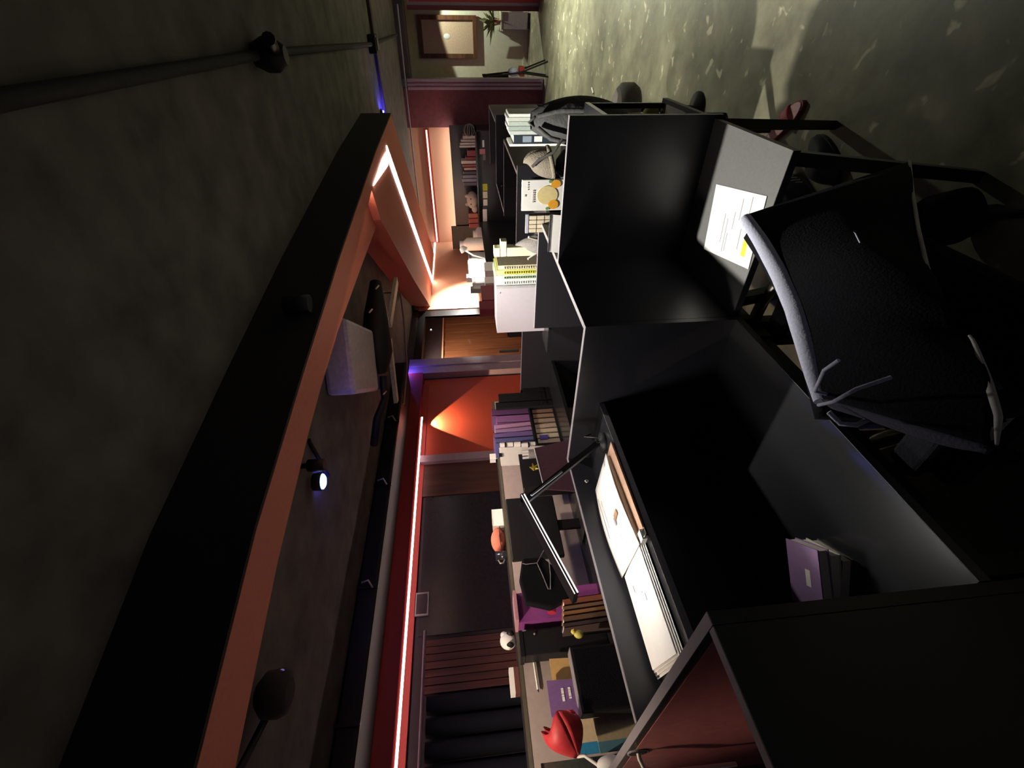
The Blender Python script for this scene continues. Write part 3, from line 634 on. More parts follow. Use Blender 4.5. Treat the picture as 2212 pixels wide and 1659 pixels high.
# --- tan envelope, purple book with white title, tan box
def leaning(name, label, cat, x0, y0, x1, y1, X, th, m_, tilt=0.0, z0=None):
    ya, yb, za, zb = from_px(x0, y0, x1, y1, X); za = z0 if z0 is not None else za
    t = thing(name, label, cat, (X, (ya+yb)/2, za))
    MB().slab([(X, ya+tilt, za), (X, yb+tilt, za), (X-.03, yb-tilt, zb), (X-.03, ya-tilt, zb)], (-th, 0, 0)).build('body', m_, t)
    return t, (ya, yb, za, zb)
leaning('envelope', 'tan paper envelope leaning behind the purple book', 'envelope', 1192, 1420, 1258, 1482, XO-.04, .006, colmat('c8a468'), -.012, ZS)
pb_, (ya, yb, za, zb) = leaning('purple_book', 'purple book with white lines of title leaning on the beige board', 'book', 1187, 1466, 1262, 1546, XO+.0, .018, colmat('7d5c94'), -.010, ZS)
tt = MB()
for r_, (zf, ws) in enumerate(((.80, (.05, .10, .06, .12)), (.71, (.07, .05, .11, .05)), (.62, (.10, .08, .06)))):
    yy = yb-.2*(yb-ya)
    for w_ in ws:
        ww_ = (yb-ya)*w_; zz = za+(zb-za)*zf
        tt.slab([(XO+.001-.03*zf, yy-ww_, zz), (XO+.001-.03*zf, yy, zz), (XO-.0005-.03*zf, yy, zz+.011), (XO-.0005-.03*zf, yy-ww_, zz+.011)], (.0012, 0, 0)); yy -= ww_*1.18
tt.build('title_lettering', M_WHITE, pb_)
leaning('tan_box', 'small tan box under the lower edge of the purple book', 'box', 1215, 1530, 1262, 1552, XO-.03, .05, colmat('b08a54'), -.004, ZS)
# --- black speaker box in front and the stylus
sb = thing('black_speaker', 'wide black speaker in front of the tan envelope', 'speaker', (XO+.2, .72, ZS))
ya, yb, za, zb = from_px(1243, 1392, 1340, 1538, XO+.18)
box(XO+.10, XO+.18, ya, yb, ZS, zb).build('cabinet', M_BPLA, sb, bevel=.006)
box(XO+.18, XO+.184, ya+.01, yb-.01, ZS+.01, zb-.01).build('grille', M_FAB, sb)
box(XO+.10, XO+.181, ya, yb, zb, zb+.003).build('top_trim', M_EDGE, sb)
st = thing('white_stylus', 'slim white stylus leaning against the beige board', 'stylus', PX(1162, 1490, XH+.03))
MB().tube([PX(1162, 1490, XH+.012), PX(1148, 1397, XH+.012)], .005, 8).build('barrel', M_WHITE, st)
MB().tube([PX(1162, 1490, XH+.012), PX(1164, 1496, XH+.012)], [.005, .001], 8).build('tip', M_BPLA, st)
bg = thing('black_box', 'black storage box with a tiny silver catch beside the white toy bear', 'box', (XO-.1, .93, ZS))
ya, yb, za, zb = from_px(1122, 1358, 1238, 1412, XO-.1)
box(XO-.2, XO-.1, ya, yb, ZS, zb-.02).build('body', M_BPLA, bg, bevel=.004)
box(XO-.203, XO-.097, ya-.003, yb+.003, zb-.02, zb).build('lid', M_BMET, bg)
MB().ball((XO-.096, yb-.02, zb-.08), .006).build('catch', M_CHROME, bg)
# --- white bear toy on the ledge
q0 = PX(1122, 1386, XH-.08); zl = 1.476
br = thing('white_toy_bear', 'small white toy bear with black patches sitting on the hutch ledge', 'toy', (XH-.08, q0.y, zl))
MB().ball((XH-.08, q0.y+.01, zl+.038), (.04, .045, .045)).build('body', M_WHITE, br)
for (px, py, r_) in ((1088, 1372, .018), (1098, 1396, .018)):
    q = PX(px, py, XH-.07); MB().ball(q, r_).build('foot', M_WHITE, br)
    MB().tube([q, (XH-.075, q0.y+.01, zl+.04)], .011, 8).build('leg', M_WHITE, br)
MB().ball((XH-.06, q0.y+.035, zl+.025), (.03, .018, .022)).build('black_patch', M_BPLA, br)
MB().ball((XH-.06, q0.y-.02, zl+.03), (.03, .012, .02)).build('black_patch', M_BPLA, br)
# --- yellow toy
q = PX(1250, 1370, XO+.15)
ty = thing('yellow_toy', 'tiny yellow toy bird beside the black speaker', 'toy', (XO+.15, q.y, ZS))
MB().ball(q, (.016, .018, .022)).build('body', mat('toy_yellow', (.62, .55, .12), .5), ty)
MB().ball(q+Vector((.004, .012, .022)), .012).build('head', mat('toy_yellow'), ty)
MB().lathe([(.006, 0), (.0, .016)], q+Vector((.01, .016, .022)), 8, Matrix.Rotation(PI/2, 3, 'Y')).build('beak', mat('toy_orange', (.6, .25, .05), .5), ty)
MB().tube([q, (q.x, q.y, ZS)], .006, 6).build('perch', M_BPLA, ty)
# --- purple box and brown books
pu, (ya, yb, za, zb) = leaning('purple_box', 'magenta-purple box with a pink lid edge standing left of the hanging pouch', 'box', 1112, 1272, 1215, 1335, XO-.06, .10, colmat('8a3f86'), 0, ZS)
box(XO-.20, XO-.055, ya-.002, yb+.002, zb-.012, zb+.004).build('lid_edge', colmat('c48f9c'), pu)
tag(MB().tube([PX(1192, 1296, XO+.02), PX(1192, 1324, XO+.02)], .022, 14).build('red_tin', mat('tin_red', (.45, .03, .07), .4)), 'small red tin lying against the purple box', 'tin')
for i, (y0, y1, c) in enumerate(((1286, 1300, '9a5a42'), (1301, 1311, '8a6a50'), (1312, 1322, 'a5764e'), (1323, 1336, '7a5a48'), (1337, 1348, '4a3a38'))):
    ya, yb, za, zb = from_px(1216, y0, 1290, y1, XO+.12)
    upright_book(['rust brown', 'taupe', 'tan', 'dull brown', 'dark brown'][i]+' book in the brown row below the purple box', XO+.02, XO+.12, ya, yb, ZS, zb, c, lean=.04, group='brown books below the purple box')
# --- black pouch with grey piping
po = thing('hanging_pouch', 'black pouch with thin grey piping in front of the purple box', 'pouch', (XO+.08, 1.15, ZS))
poly = [PX(x, y, XO+.08) for (x, y) in ((1128, 1205), (1172, 1202), (1200, 1225), (1232, 1290), (1190, 1312), (1135, 1300), (1122, 1250))]
MB().slab(poly, (-.05, 0, 0)).build('body', M_FAB, po, bevel=.01)
MB().tube([PX(x, y, XO+.084) for (x, y) in ((1175, 1188), (1160, 1216), (1136, 1219), (1128, 1217))], .0022, 6).build('piping', M_EDGE, po)
MB().tube([PX(x, y, XO+.084) for (x, y) in ((1160, 1216), (1172, 1242), (1184, 1272), (1189, 1273), (1189, 1240), (1186, 1210))], .0022, 6).build('piping', M_EDGE, po)
# --- black monitor back
mo = thing('black_monitor', 'black monitor standing before the beige board, behind the bar lamp', 'monitor', (XO, 1.55, ZS))
ya, yb, za, zb = from_px(1098, 1069, 1240, 1202, XO-.02)
box(XO-.06, XO-.03, ya, yb, zb-.30, zb).build('screen_back', M_BPLA, mo, bevel=.006)
box(XO-.06, XO-.04, (ya+yb)/2-.03, (ya+yb)/2+.03, ZS, zb-.25).build('neck', M_BPLA, mo)
box(XO-.13, XO+.06, (ya+yb)/2-.1, (ya+yb)/2+.1, ZS, ZS+.012).build('foot', M_BPLA, mo)
# --- on the ledge: carton, orange pouch, dark mug, long tissue box, small white card
q = PX(1072, 1117, XH-.08); ya, yb, za, zb = from_px(1064, 1100, 1082, 1136, XH-.06)
cw = thing('white_carton', 'small white carton on the hutch ledge next to the orange pouch', 'carton', (XH-.08, q.y, zl))
box(XH-.12, XH-.06, ya, yb, zl, zb).build('body', M_WHITE, cw); box(XH-.12, XH-.058, ya, yb, zb, zb+.003).build('flap', M_PAGE, cw)
ya, yb, za, zb = from_px(1062, 1137, 1096, 1184, XH-.06)
oc = thing('orange_pouch', 'coral orange zipped pouch on the hutch ledge', 'pouch', (XH-.08, (ya+yb)/2, zl))
MB().ball((XH-.10, (ya+yb)/2, (zl+zb)/2), (.04, (yb-ya)*.55, (zb-zl)*.56)).build('body', mat('coral_fabric', (.62, .17, .10), .8), oc)
MB().tube([(XH-.062, yb, zl+.03), (XH-.056, (ya+yb)/2, zl+.035), (XH-.062, ya, zl+.03)], .003, 6).build('zip', M_DARK, oc)
q = PX(1088, 1198, XH-.06); mg = thing('dark_mug', 'dark glossy mug on the hutch ledge left of the orange pouch', 'mug', (XH-.07, q.y, zl))
MB().lathe([(.028, 0), (.030, .07), (.026, .07), (.024, .01)], (XH-.07, q.y, zl), 18).build('cup', mat('dark_glaze', (.02, .02, .025), .12), mg)
MB().tube([(XH-.07, q.y-.028, zl+.055), (XH-.07, q.y-.05, zl+.045), (XH-.07, q.y-.05, zl+.025), (XH-.07, q.y-.028, zl+.015)], .005, 8).build('handle', M_CHROME, mg)
ya, yb, za, zb = from_px(1101, 1441, 1118, 1497, XH-.06)
tb = thing('tissue_box', 'long white and brown box on the ledge left of the toy bear', 'box', (XH-.08, (ya+yb)/2, zl))
box(XH-.13, XH-.06, ya, yb, zl, zl+.025).build('lower', colmat('6a4038'), tb); box(XH-.13, XH-.06, ya, yb, zl+.025, zb).build('upper', M_WHITE, tb)
ya, yb, za, zb = from_px(1058, 980, 1074, 992, XH-.06)
wc = thing('white_block', 'tiny white block on the ledge in front of the red wall panel', 'block', (XH-.08, (ya+yb)/2, zl))
box(XH-.10, XH-.06, ya, yb, zl, zb).build('body', M_WHITE, wc); box(XH-.1005, XH-.0595, ya, yb, zl, zl+.01).build('base', M_PAGE, wc)
# --- right end: white card, white pens, yellow ornament, maroon laptop, lilac books, wire basket of papers, black files
ya, yb, za, zb = from_px(1080, 967, 1124, 1005, XO)
cd = thing('white_memo_board', 'glaring white memo board with a small black clip beside the lilac books', 'memo board', (XO, (ya+yb)/2, za))
MB().slab([(XO, ya-.006, ZS), (XO, yb-.006, ZS), (XO, yb+.006, zb), (XO, ya+.006, zb)], (-.008, 0, 0)).build('board', M_WHITE, cd)
box(XO-.01, XO+.006, (ya+yb)/2, (ya+yb)/2+.03, zb-.014, zb+.006).build('clip', M_BPLA, cd)
bk_ = thing('black_bin', 'black bin standing in front of the beige board by the memo board', 'bin', (XO+.02, 1.95, ZS))
ya, yb, za, zb = from_px(1124, 990, 1230, 1032, XO+.01)
box(XO+.0, XO+.012, ya-.06, yb+.05, ZS, zb).build('front', M_BPLA, bk_); box(XO-.1, XO+.0, ya-.06, yb+.05, ZS, zb-.01).build('body', M_BPLA, bk_)
for i, (x0, y0, x1, y1) in enumerate(((1080, 957, 1090, 966), (1092, 956, 1108, 964), (1110, 955, 1124, 965), (1126, 957, 1140, 966), (1142, 955, 1156, 962))):
    ya, yb, za, zb = from_px(x0, y0, x1, y1, XO+.05)
    t = thing('white_marker', ['first', 'second', 'third', 'fourth', 'fifth'][i]+' white marker from the top in the upright bundle by the memo board', 'marker', (XO+.05, (ya+yb)/2, za), group='white markers by the memo board')
    MB().tube([(XO+.05, (ya+yb)/2, za), (XO+.05, (ya+yb)/2, zb)], (yb-ya)*.45, 8).build('barrel', M_WHITE, t)
    MB().tube([(XO+.05, (ya+yb)/2, za-.012), (XO+.05, (ya+yb)/2, za)], (yb-ya)*.47, 8).build('cap', M_BPLA, t)
pc = thing('pen_cup', 'clear ribbed cup with white tops beside the memo board', 'cup', (XO+.12, 2.02, ZS))
ya, yb, za, zb = from_px(1128, 970, 1162, 992, XO+.12); ym = (ya+yb)/2
MB().lathe([(.025, 0), (.03, zb-ZS-.04)], (XO+.12, ym, ZS), 16).build('cup', mat('frosted_cup', (.45, .42, .42), .3), pc)
for k in range(3): MB().tube([(XO+.12+.01*k-.01, ym+.015*k-.015, ZS+.04), (XO+.12+.01*k-.01, ym+.02*k-.02, zb)], .008, 8).build('pen', M_WHITE, pc)
q = PX(1154, 1012, XO+.14)
yo = thing('yellow_ornament', 'crumpled yellow foil ornament in front of the maroon laptop', 'ornament', (q.x, q.y, ZS))
for k in range(5):
    a_ = k*1.25; MB().lathe([(.014, 0), (.002, .035)], q, 5, Matrix.Rotation(a_, 3, 'X') @ Matrix.Rotation(.5, 3, 'Y')).build('point', mat('yellow_foil', (.62, .50, .06), .35, metal=.3), yo)
MB().tube([q, (q.x, q.y, ZS)], .01, 8).build('base', M_BPLA, yo)
la = thing('maroon_laptop', 'open maroon laptop lid with a pale edge just past the desk corner', 'laptop', (XO+.18, 1.95, ZS))
Lc = [PX(1154, 968, XO+.18), PX(1236, 948, XO+.18), PX(1262, 1062, XO+.18), PX(1176, 1056, XO+.18)]
MB().slab(Lc, (-.008, 0, 0)).build('lid', mat('maroon_lid', (.12, .055, .085), .45), la)
MB().tube([Lc[0], Lc[3]], .004, 6).build('pale_edge', M_WHITE, la)
MB().slab([(XO+.17, Lc[2].y, ZS+.001), (XO+.17, Lc[1].y, ZS+.001), (XO+.07, Lc[1].y, ZS+.001), (XO+.07, Lc[2].y, ZS+.001)], (0, 0, .012)).build('keyboard_base', M_BPLA, la)
rows = (('5d3a68', 882, 896, 1062, 'dark purple'), ('8a5c92', 897, 912, 1072, 'mauve'), ('b48bb4', 913, 922, 1068, 'pale pink'), ('a07fae', 923, 932, 1070, 'lilac'), ('6f5a94', 933, 944, 1066, 'violet'), ('5a5c90', 945, 955, 1070, 'slate violet'))
for i, (c, y0, y1, xt, nm) in enumerate(rows):
    ya, yb, za, zb = from_px(xt, y0, 1135, y1, XO)
    upright_book(nm+' notebook in the lilac row before the red wall panel', XO-.16, XO, ya, yb, ZS+.20, zb, c, lean=.05 if i in (2, 3) else 0, name='notebook', cat='notebook', group='lilac notebooks')
wbk = thing('wire_basket', 'black open-front box holding cream papers under the lilac notebooks', 'box', (XO-.05, 2.42, ZS))
ya, yb, za, zb = from_px(1134, 872, 1212, 958, XO)
for (y0, y1, z0, z1) in ((ya-.012, ya, ZS, ZS+.20), (yb, yb+.012, ZS, ZS+.20), (ya, yb, ZS+.185, ZS+.199), (ya, yb, ZS, ZS+.012)):
    box(XO-.18, XO+.005, y0, y1, z0, z1).build('side', M_BPLA, wbk)
n_p = 7
for i in range(n_p):
    y0 = ya+.01+(yb-ya-.05)*i/n_p; y1 = y0+(yb-ya-.05)/n_p*.86
    c = ['d8d2c4', 'cfc6b4', 'c4bba8', 'b8a898', 'a89484', '9a8070', '8a6c60'][i]
    upright_book(['brightest white', 'ivory', 'cream', 'pale taupe', 'light brown', 'dusty brown', 'darkest brown'][i]+' paper volume inside the black open-front box', XO-.15, XO-.01, y0, y1, ZS+.013, ZS+.17, c, lean=.0 if i != 3 else .05, group='volumes in the open-front box')
ya2, yb2, za2, zb2 = from_px(1166, 938, 1184, 948, XO)
tag(box(XO-.009, XO-.006, ya2, yb2, za2, zb2).build('purple_sticker', colmat('4a4496')), 'small purple sticker on the white volume in the open-front box', 'sticker')
for i, (x0, y0, x1, y1, lab) in enumerate(((1077, 846, 1232, 866, 'taller black file box right of the lilac notebooks'), (1071, 867, 1150, 880, 'shorter black file box touching the lilac notebooks'), (1128, 822, 1232, 845, 'low black crate at the right end of the hutch'))):
    ya, yb, za, zb = from_px(x0, y0, x1, y1, XO+.02)
    t = thing('file_box', lab, 'file box', (XO-.1, (ya+yb)/2, ZS))
    box(XO-.18, XO+.02, ya, yb-.002, ZS, zb).build('body', M_BPLA, t); box(XO+.02, XO+.024, ya+.01, yb-.012, ZS+.05, ZS+.09).build('label_plate', M_BMET, t)

# ================================================================== FILE BOX AND NOTEBOOKS BEHIND THE CROSS PARTITION
ZB = 1.161
def py_px(x0, y0, x1, y1, Y):
    a_, b_ = PY(x0, y0, Y), PY(x1, y1, Y); c_, d_ = PY(x0, y1, Y), PY(x1, y0, Y)
    return ((b_.x+c_.x)/2, (a_.x+d_.x)/2, (b_.z+d_.z)/2, (a_.z+c_.z)/2)
x0, x1, z0, z1 = py_px(1073, 612, 1160, 717, 2.36)
wx = thing('white_file_box', 'large white file box lit bright behind the cross partition', 'file box', ((x0+x1)/2, 2.45, ZB))
box(x0, x1-.03, 2.36, 2.56, ZB, z1).build('body', mat('white_card_lilac', (.44, .405, .45), .7, noise=.02), wx)
box(x1-.03, x1-.016, 2.359, 2.60, ZB, z1).build('grey_spine', mat('grey_tape', (.34, .33, .34), .5), wx)
MB().ball((x1-.055, 2.359, z1-.02), (.004, .002, .004)).build('rivet', M_CHROME, wx)
bs_ = ((x1-.012, .030, 'dfe6dc', 'plain white'), (x1+.020, .028, 'e8ecd8', 'pale mint'), (x1+.050, .030, 'd8d88a', 'yellow'), (x1+.082, .026, 'c9c1a4', 'beige'))
for i, (xa, th, c, nm) in enumerate(bs_):
    t = thing('spiral_notebook', nm+' spiral notebook standing beside the white file box', 'notebook', (xa, 2.45, ZB), group='spiral notebooks beside the file box')
    box(xa, xa+th, 2.37, 2.60, ZB, z1+.005-.006*i).build('pages', colmat(c), t)
    cov = box(xa+th, xa+th+.002, 2.365, 2.60, ZB, z1+.008-.006*i).build('cover', colmat(['cdd6cc', '9fb8a0', 'b0a830', 'a89c80'][i]), t)
    sp_ = MB()
    for k in range(18): sp_.lathe([(.007, -.0025), (.0085, 0), (.007, .0025)], (xa+th*.5, 2.365, ZB+.02+k*.0135), 6)
    sp_.build('spiral', colmat(['e8e8e8', '78906c', 'c8b820', 'd8d0b8'][i]), t)
q0, q1, r0, r1 = py_px(1066, 520, 1110, 555, 2.30)
for i, (xa, xb, za_, zb_, lab) in enumerate(((q0, q0+.05, .66, .98, 'upper'), (q0, q0+.085, .34, .66, 'middle'), (q0, q0+.05, -1, .34, 'lower'))):
    za_ = r0+(r1-r0)*za_ if za_ >= 0 else ZB; zb_ = r0+(r1-r0)*zb_
    t = thing('cream_block', lab+' cream foam block of the trio stuck beside the spiral notebooks', 'block', ((xa+xb)/2, 2.33, za_), group='cream foam blocks')
    box(xa, xb, 2.30, 2.35, za_, zb_).build('block', colmat('dcd8b4'), t, bevel=.004); box(xa+.005, xb-.005, 2.35, 2.352, za_+.005, zb_-.005).build('backing', M_PAGE, t)

# ================================================================== THINGS ON THE SHELF BEHIND THE SIDE DESK
ZC = 1.081
x0, x1, z0, z1 = py_px(1127, 388, 1213, 455, 2.14)
fc = thing('fruit_print_notebook', 'white notebook printed with a golden pineapple and orange flowers', 'notebook', ((x0+x1)/2, 2.14, ZC))
box(x0, x1, 2.14, 2.152, ZC, z1).build('cover', M_WHITE, fc, bevel=.002)
def disc(cx, cz, rx, rz, y, m_, name, par, n=24):
    MB().slab([(cx+rx*math.cos(2*PI*k/n), y, cz+rz*math.sin(2*PI*k/n)) for k in range(n)], (0, .0015, 0)).build(name, m_, par)
wN, hN = x1-x0, z1-z0
disc((x0+x1)/2-.005*0, z0+hN*.36, wN*.30, hN*.26, 2.1385, colmat('e2cf94'), 'pineapple_print', fc)
disc(x1-wN*.14, z0+hN*.16, wN*.13, hN*.12, 2.138, colmat('eca52c'), 'flower_print', fc)
disc(x0+wN*.20, z0+hN*.20, wN*.15, hN*.13, 2.138, colmat('eca52c'), 'flower_print', fc)
disc(x0+wN*.07, z0+hN*.34, wN*.05, hN*.05, 2.138, colmat('6a9a66'), 'leaf_print', fc)
disc(x1-wN*.06, z0+hN*.30, wN*.05, hN*.04, 2.138, colmat('6a9a66'), 'leaf_print', fc)
pt = MB()
for k in range(6): pt.box((x0+x1)/2-wN*.22+wN*.07*k, (x0+x1)/2-wN*.22+wN*.07*k+wN*.04, 2.1385, 2.14, z0+hN*.68, z0+hN*.73)
for k in range(4): pt.box(x1-wN*.32+wN*.07*k, x1-wN*.32+wN*.07*k+wN*.03, 2.1385, 2.14, z0+hN*.84, z0+hN*.86)
pt.box((x0+x1)/2-wN*.03, (x0+x1)/2+wN*.03, 2.1385, 2.14, z0+hN*.90, z0+hN*.93)
pt.build('title_lettering', mat('soft_grey_print', (.45, .42, .40), .8), fc)
x0, x1, z0, z1 = py_px(1136, 465, 1192, 502, 2.14)
cg = thing('index_card_rack', 'dark rack of small cream cards beside the fruit-print notebook', 'card rack', ((x0+x1)/2, 2.15, ZC))
box(x0-.003, x1+.003, 2.148, 2.165, ZC, z1).build('frame', M_BPLA, cg)
box(x0-.003, x1+.003, 2.14, 2.148, z1-.012, z1+.002).build('header', colmat('b8bccc'), cg)
for r_ in range(3):
    for c in range(4):
        xa = x0+(x1-x0)*c/4; za = z0+(z1-.014-z0)*r_/3
        box(xa+.001, xa+(x1-x0)/4-.003, 2.138, 2.148, za+.002, za+(z1-.014-z0)/3-.002).build('card', colmat('e8dcc0'), cg)
x0, x1, z0, z1 = py_px(1186, 463, 1215, 560, 1.80)
x0 = max(x0, XF+.003); x1 = max(x1, x0+.1)
sn = thing('open_spiral_notebook', 'open white spiral notebook resting against the back of the side desk panel', 'notebook', ((x0+x1)/2, 1.79, ZC))
MB().slab([(x0, 1.735, ZC), (x1, 1.735, ZC), (x1, 1.80, z1-.0), (x0, 1.80, z1-.0)], (0, .004, 0)).build('page', M_WHITE, sn)
ho = MB()
for k in range(22): ho.lathe([(.0022, -.004), (.003, 0), (.0022, .004)], (x0+.004+(x1-x0-.008)*k/21, 1.80, z1), 6, Matrix.Rotation(PI/2, 3, 'Y'))
ho.build('spiral', M_BMET, sn)
gx = PY(1150, 528, 2.33).x
gp = thing('grey_plush', 'grey teardrop plush behind the open spiral notebook', 'plush', (gx, 2.33, ZB))
MB().lathe([(.01, 0), (.055, .03), (.05, .09), (.028, .15), (.006, .20)], (gx, 2.33, ZB), 18).build('body', mat('grey_plush_fur', (.25, .23, .22), .95, bump=.5, scale=200), gp)
for s_ in (-1, 1): MB().tube([(gx+.04*s_, 2.30, ZB+.08), (gx+.06*s_, 2.28, ZB+.13)], .006, 8).build('arm', M_PAGE, gp)
# knit hat, satchel, backpack, books on a far desk
x0, x1, z0, z1 = py_px(1145, 328, 1200, 366, 2.55)
YB = 2.55
bx_ = thing('shelf_crate', 'black open crate behind the side desks that carries the bags and books', 'crate', (-.45, 2.75, 0))
box(-.775, -.42, 2.45, 3.05, .72, .745).build('deck', M_DESK, bx_)
for (x, y) in ((-.755, 2.48), (-.45, 2.48), (-.755, 3.02), (-.47, 3.02)): box(x-.015, x+.015, y-.015, y+.015, 0, .72).build('leg', M_BMET, bx_)
box(-.775, -.44, 2.75, 3.03, .98, 1.0).build('upper_shelf', M_DESK, bx_)
kh = thing('knit_hat', 'grey-brown knit hat slumped on the dark satchel', 'hat', ((x0+x1)/2, YB, z0))
def hatf(u, v):
    a_ = u*2*PI; r_ = math.cos(v*PI/2*.98)
    return Vector(((x0+x1)/2-.02+.075*r_*math.cos(a_)*(1+.06*math.sin(9*a_)), YB+.03+.07*r_*math.sin(a_), z0+.02+(z1-z0)*.95*math.sin(v*PI/2)+.02*math.cos(a_)))
MB().grid(hatf, 36, 10).build('crown', mat('knit_taupe', (.20, .175, .135), .95, bump=.6, scale=160), kh)
MB().tube([((x0+x1)/2-.02+.078*math.cos(k*PI/10), YB+.03+.073*math.sin(k*PI/10), z0+.02+.02*math.cos(k*PI/10)) for k in range(20)], .012, 8, closed=True).build('brim', mat('knit_taupe'), kh)
sa = thing('dark_satchel', 'dark soft satchel with a strap beneath the knit hat', 'bag', (-.55, 2.6, .745))
def satf(u, v):
    a_ = u*2*PI; rr = (.12+.02*math.sin(3*a_))*(math.sin(PI*(.08+.9*v))**.5)
    return Vector((-.635+rr*.95*math.cos(a_), 2.60+rr*.8*math.sin(a_), .746+.36*v))
MB().grid(satf, 28, 12).build('body', mat('charcoal_cloth', (.045, .042, .042), .9, bump=.4, scale=90), sa)
MB().tube([PY(1215, 300, 2.48), PY(1195, 330, 2.47), PY(1165, 345, 2.5), PY(1150, 360, 2.52)], .008, 8).build('strap', mat('charcoal_cloth'), sa)
bp_ = thing('grey_backpack', 'slate grey backpack slumped at the outer end of the bags', 'backpack', (-.32, 2.6, .745))
c0 = PY(1190, 262, 2.62)
def bpf(u, v):
    a_ = u*2*PI; r_ = math.sin(PI*(.06+.88*v))**.55
    return Vector((c0.x+.105*r_*math.cos(a_)*(1+.05*math.sin(4*a_+3*v)), 2.64+.10*r_*math.sin(a_), .746+.50*v))
MB().grid(bpf, 30, 14).build('body', mat('slate_nylon', (.06, .062, .062), .8, bump=.5, scale=40), bp_)
MB().tube([(c0.x-.02, 2.56, 1.22), (c0.x-.06, 2.52, 1.16), (c0.x-.085, 2.52, 1.05), (c0.x-.07, 2.53, .92)], .012, 8).build('strap', mat('slate_nylon'), bp_)
MB().tube([(c0.x+.03, 2.57, 1.22), (c0.x+.06, 2.53, 1.12), (c0.x+.06, 2.53, .95)], .012, 8).build('strap', mat('slate_nylon'), bp_)
MB().tube([(c0.x-.02, 2.60, 1.235), (c0.x, 2.59, 1.265), (c0.x+.02, 2.60, 1.235)], .007, 8).build('handle', mat('slate_nylon'), bp_)
bb = (('e9efe6', 246, 253, 1100, 'ivory'), ('cfd6cc', 254, 262, 1097, 'pale grey'), ('b9c6bd', 263, 272, 1099, 'pale green'), ('a9b8b2', 273, 282, 1098, 'sage'), ('c4cfc8', 283, 291, 1101, 'mint'), ('1f2a38', 292, 309, 1110, 'navy labelled'), ('f2f2ee', 311, 316, 1101, 'thin bright white'))
for i, (c, y0, y1, xt, nm) in enumerate(bb):
    x0, x1, z0, z1 = py_px(xt, y0, 1166, y1, 2.80)
    t = thing('book', nm+' book in the upright row above the grey backpack', 'book', ((x0+x1)/2, 2.86, 1.0), group='pale books above the backpack')
    box(x0, x1, 2.80, 2.98, 1.001, z1).build('cover', colmat(c), t); box(x0+.003, x1-.003, 2.803, 2.976, z1, z1+.002).build('page_top', M_WHITE, t)
    if i == 5: box(x0+.004, x1-.004, 2.7985, 2.80, z1-.10, z1-.05).build('spine_label', colmat('8a98a8'), t); box(x0+.006, x1-.006, 2.7985, 2.80, z1-.16, z1-.115).build('spine_print', M_WHITE, t)
# small desk top: green ball and white card
q = PZ(1404, 240, HD+.035)
gb = thing('green_ball', 'pale green ball sitting on the far side desk', 'ball', (q.x, q.y, HD))
MB().ball((q.x-.012, q.y-.02, HD+.036), .035, 20, 12).build('body', mat('lime_felt', (.58, .66, .12), .8), gb)
MB().tube([Vector((q.x-.012+.0352*math.cos(k*PI/8), q.y-.02+.0352*math.sin(k*PI/8)*.5, HD+.036+.0352*math.sin(k*PI/8)*.85)) for k in range(16)], .003, 6, closed=True).build('seam', M_WHITE, gb)
wcd = thing('white_card', 'white card on the far side desk next to the green ball', 'card', (-.32, 2.03, HD))
MB().slab([(-.345, 1.93, HD+.001), (-.290, 1.93, HD+.001), (-.290, 2.13, HD+.001), (-.345, 2.13, HD+.001)], (0, 0, .006)).build('card', M_WHITE, wcd)
MB().slab([(-.345, 1.915, HD+.001), (-.290, 1.915, HD+.001), (-.290, 1.93, HD+.001), (-.345, 1.93, HD+.001)], (0, 0, .008)).build('grey_tab', M_EDGE, wcd)
# stool at the far side desk
sq = PZ(1338, 224, .55)
stl = thing('padded_stool', 'grey-beige padded seat pushed under the far side desk', 'stool', (sq.x, sq.y, 0))
MB().lathe([(.13, .44), (.15, .47), (.15, .54), (.12, .57)], (sq.x-.03, sq.y, 0), 20).build('seat', mat('taupe_pad', (.20, .18, .16), .9), stl)
MB().lathe([(.10, 0), (.10, .02), (.02, .04), (.02, .44)], (sq.x-.03, sq.y, 0), 16).build('pedestal', M_BMET, stl)
tag(MB().tube([PZ(1279, 190, .01), PZ(1282, 202, .01)], .012, 8).build('floor_scrap', M_PAGE), 'small pale scrap lying on the aisle floor', 'scrap')

# ================================================================== FAR DESKS BY THE END WALL
fd = thing('far_desk_hutch', 'black hutch along the far wall carrying the stacks of books', 'shelving', (-2.9, 9.5, 0))
box(-4.0, -1.62, 9.60, 9.62, .1, 1.80).build('back_board', M_BLK, fd)
box(-4.0, -1.62, 9.10, 9.60, 1.31, 1.335).build('shelf', M_BLK, fd)
box(-1.64, -1.62, 9.10, 9.60, 0, 1.34).build('side', M_BLK, fd)
box(-3.98, -1.6, 8.95, 9.08, .1, 1.24).build('front_panel', M_BLK, fd)
fl_ = thing('wall_uplight', 'slim white uplight behind the far hutch washing the end wall', 'light', (-2.8, 9.75, 1.72))
box(-3.95, -1.70, 9.80, 9.86, 1.66, 1.72).build('housing', M_BMET, fl_)
box(-3.94, -1.71, 9.81, 9.85, 1.72, 1.724).build('led_tube', led('led_uplight', (1.0, .95, .86), 34), fl_)
ZF = 1.336; YF = 9.30
q = PY(1008, 281, YF); rb = thing('rattan_ball', 'dark rattan ball at the right end of the far bookshelf', 'ball', (q.x, YF, ZF))
MB().ball((q.x, YF, ZF+.10), .095, 14, 10).build('core', M_BPLA, rb)
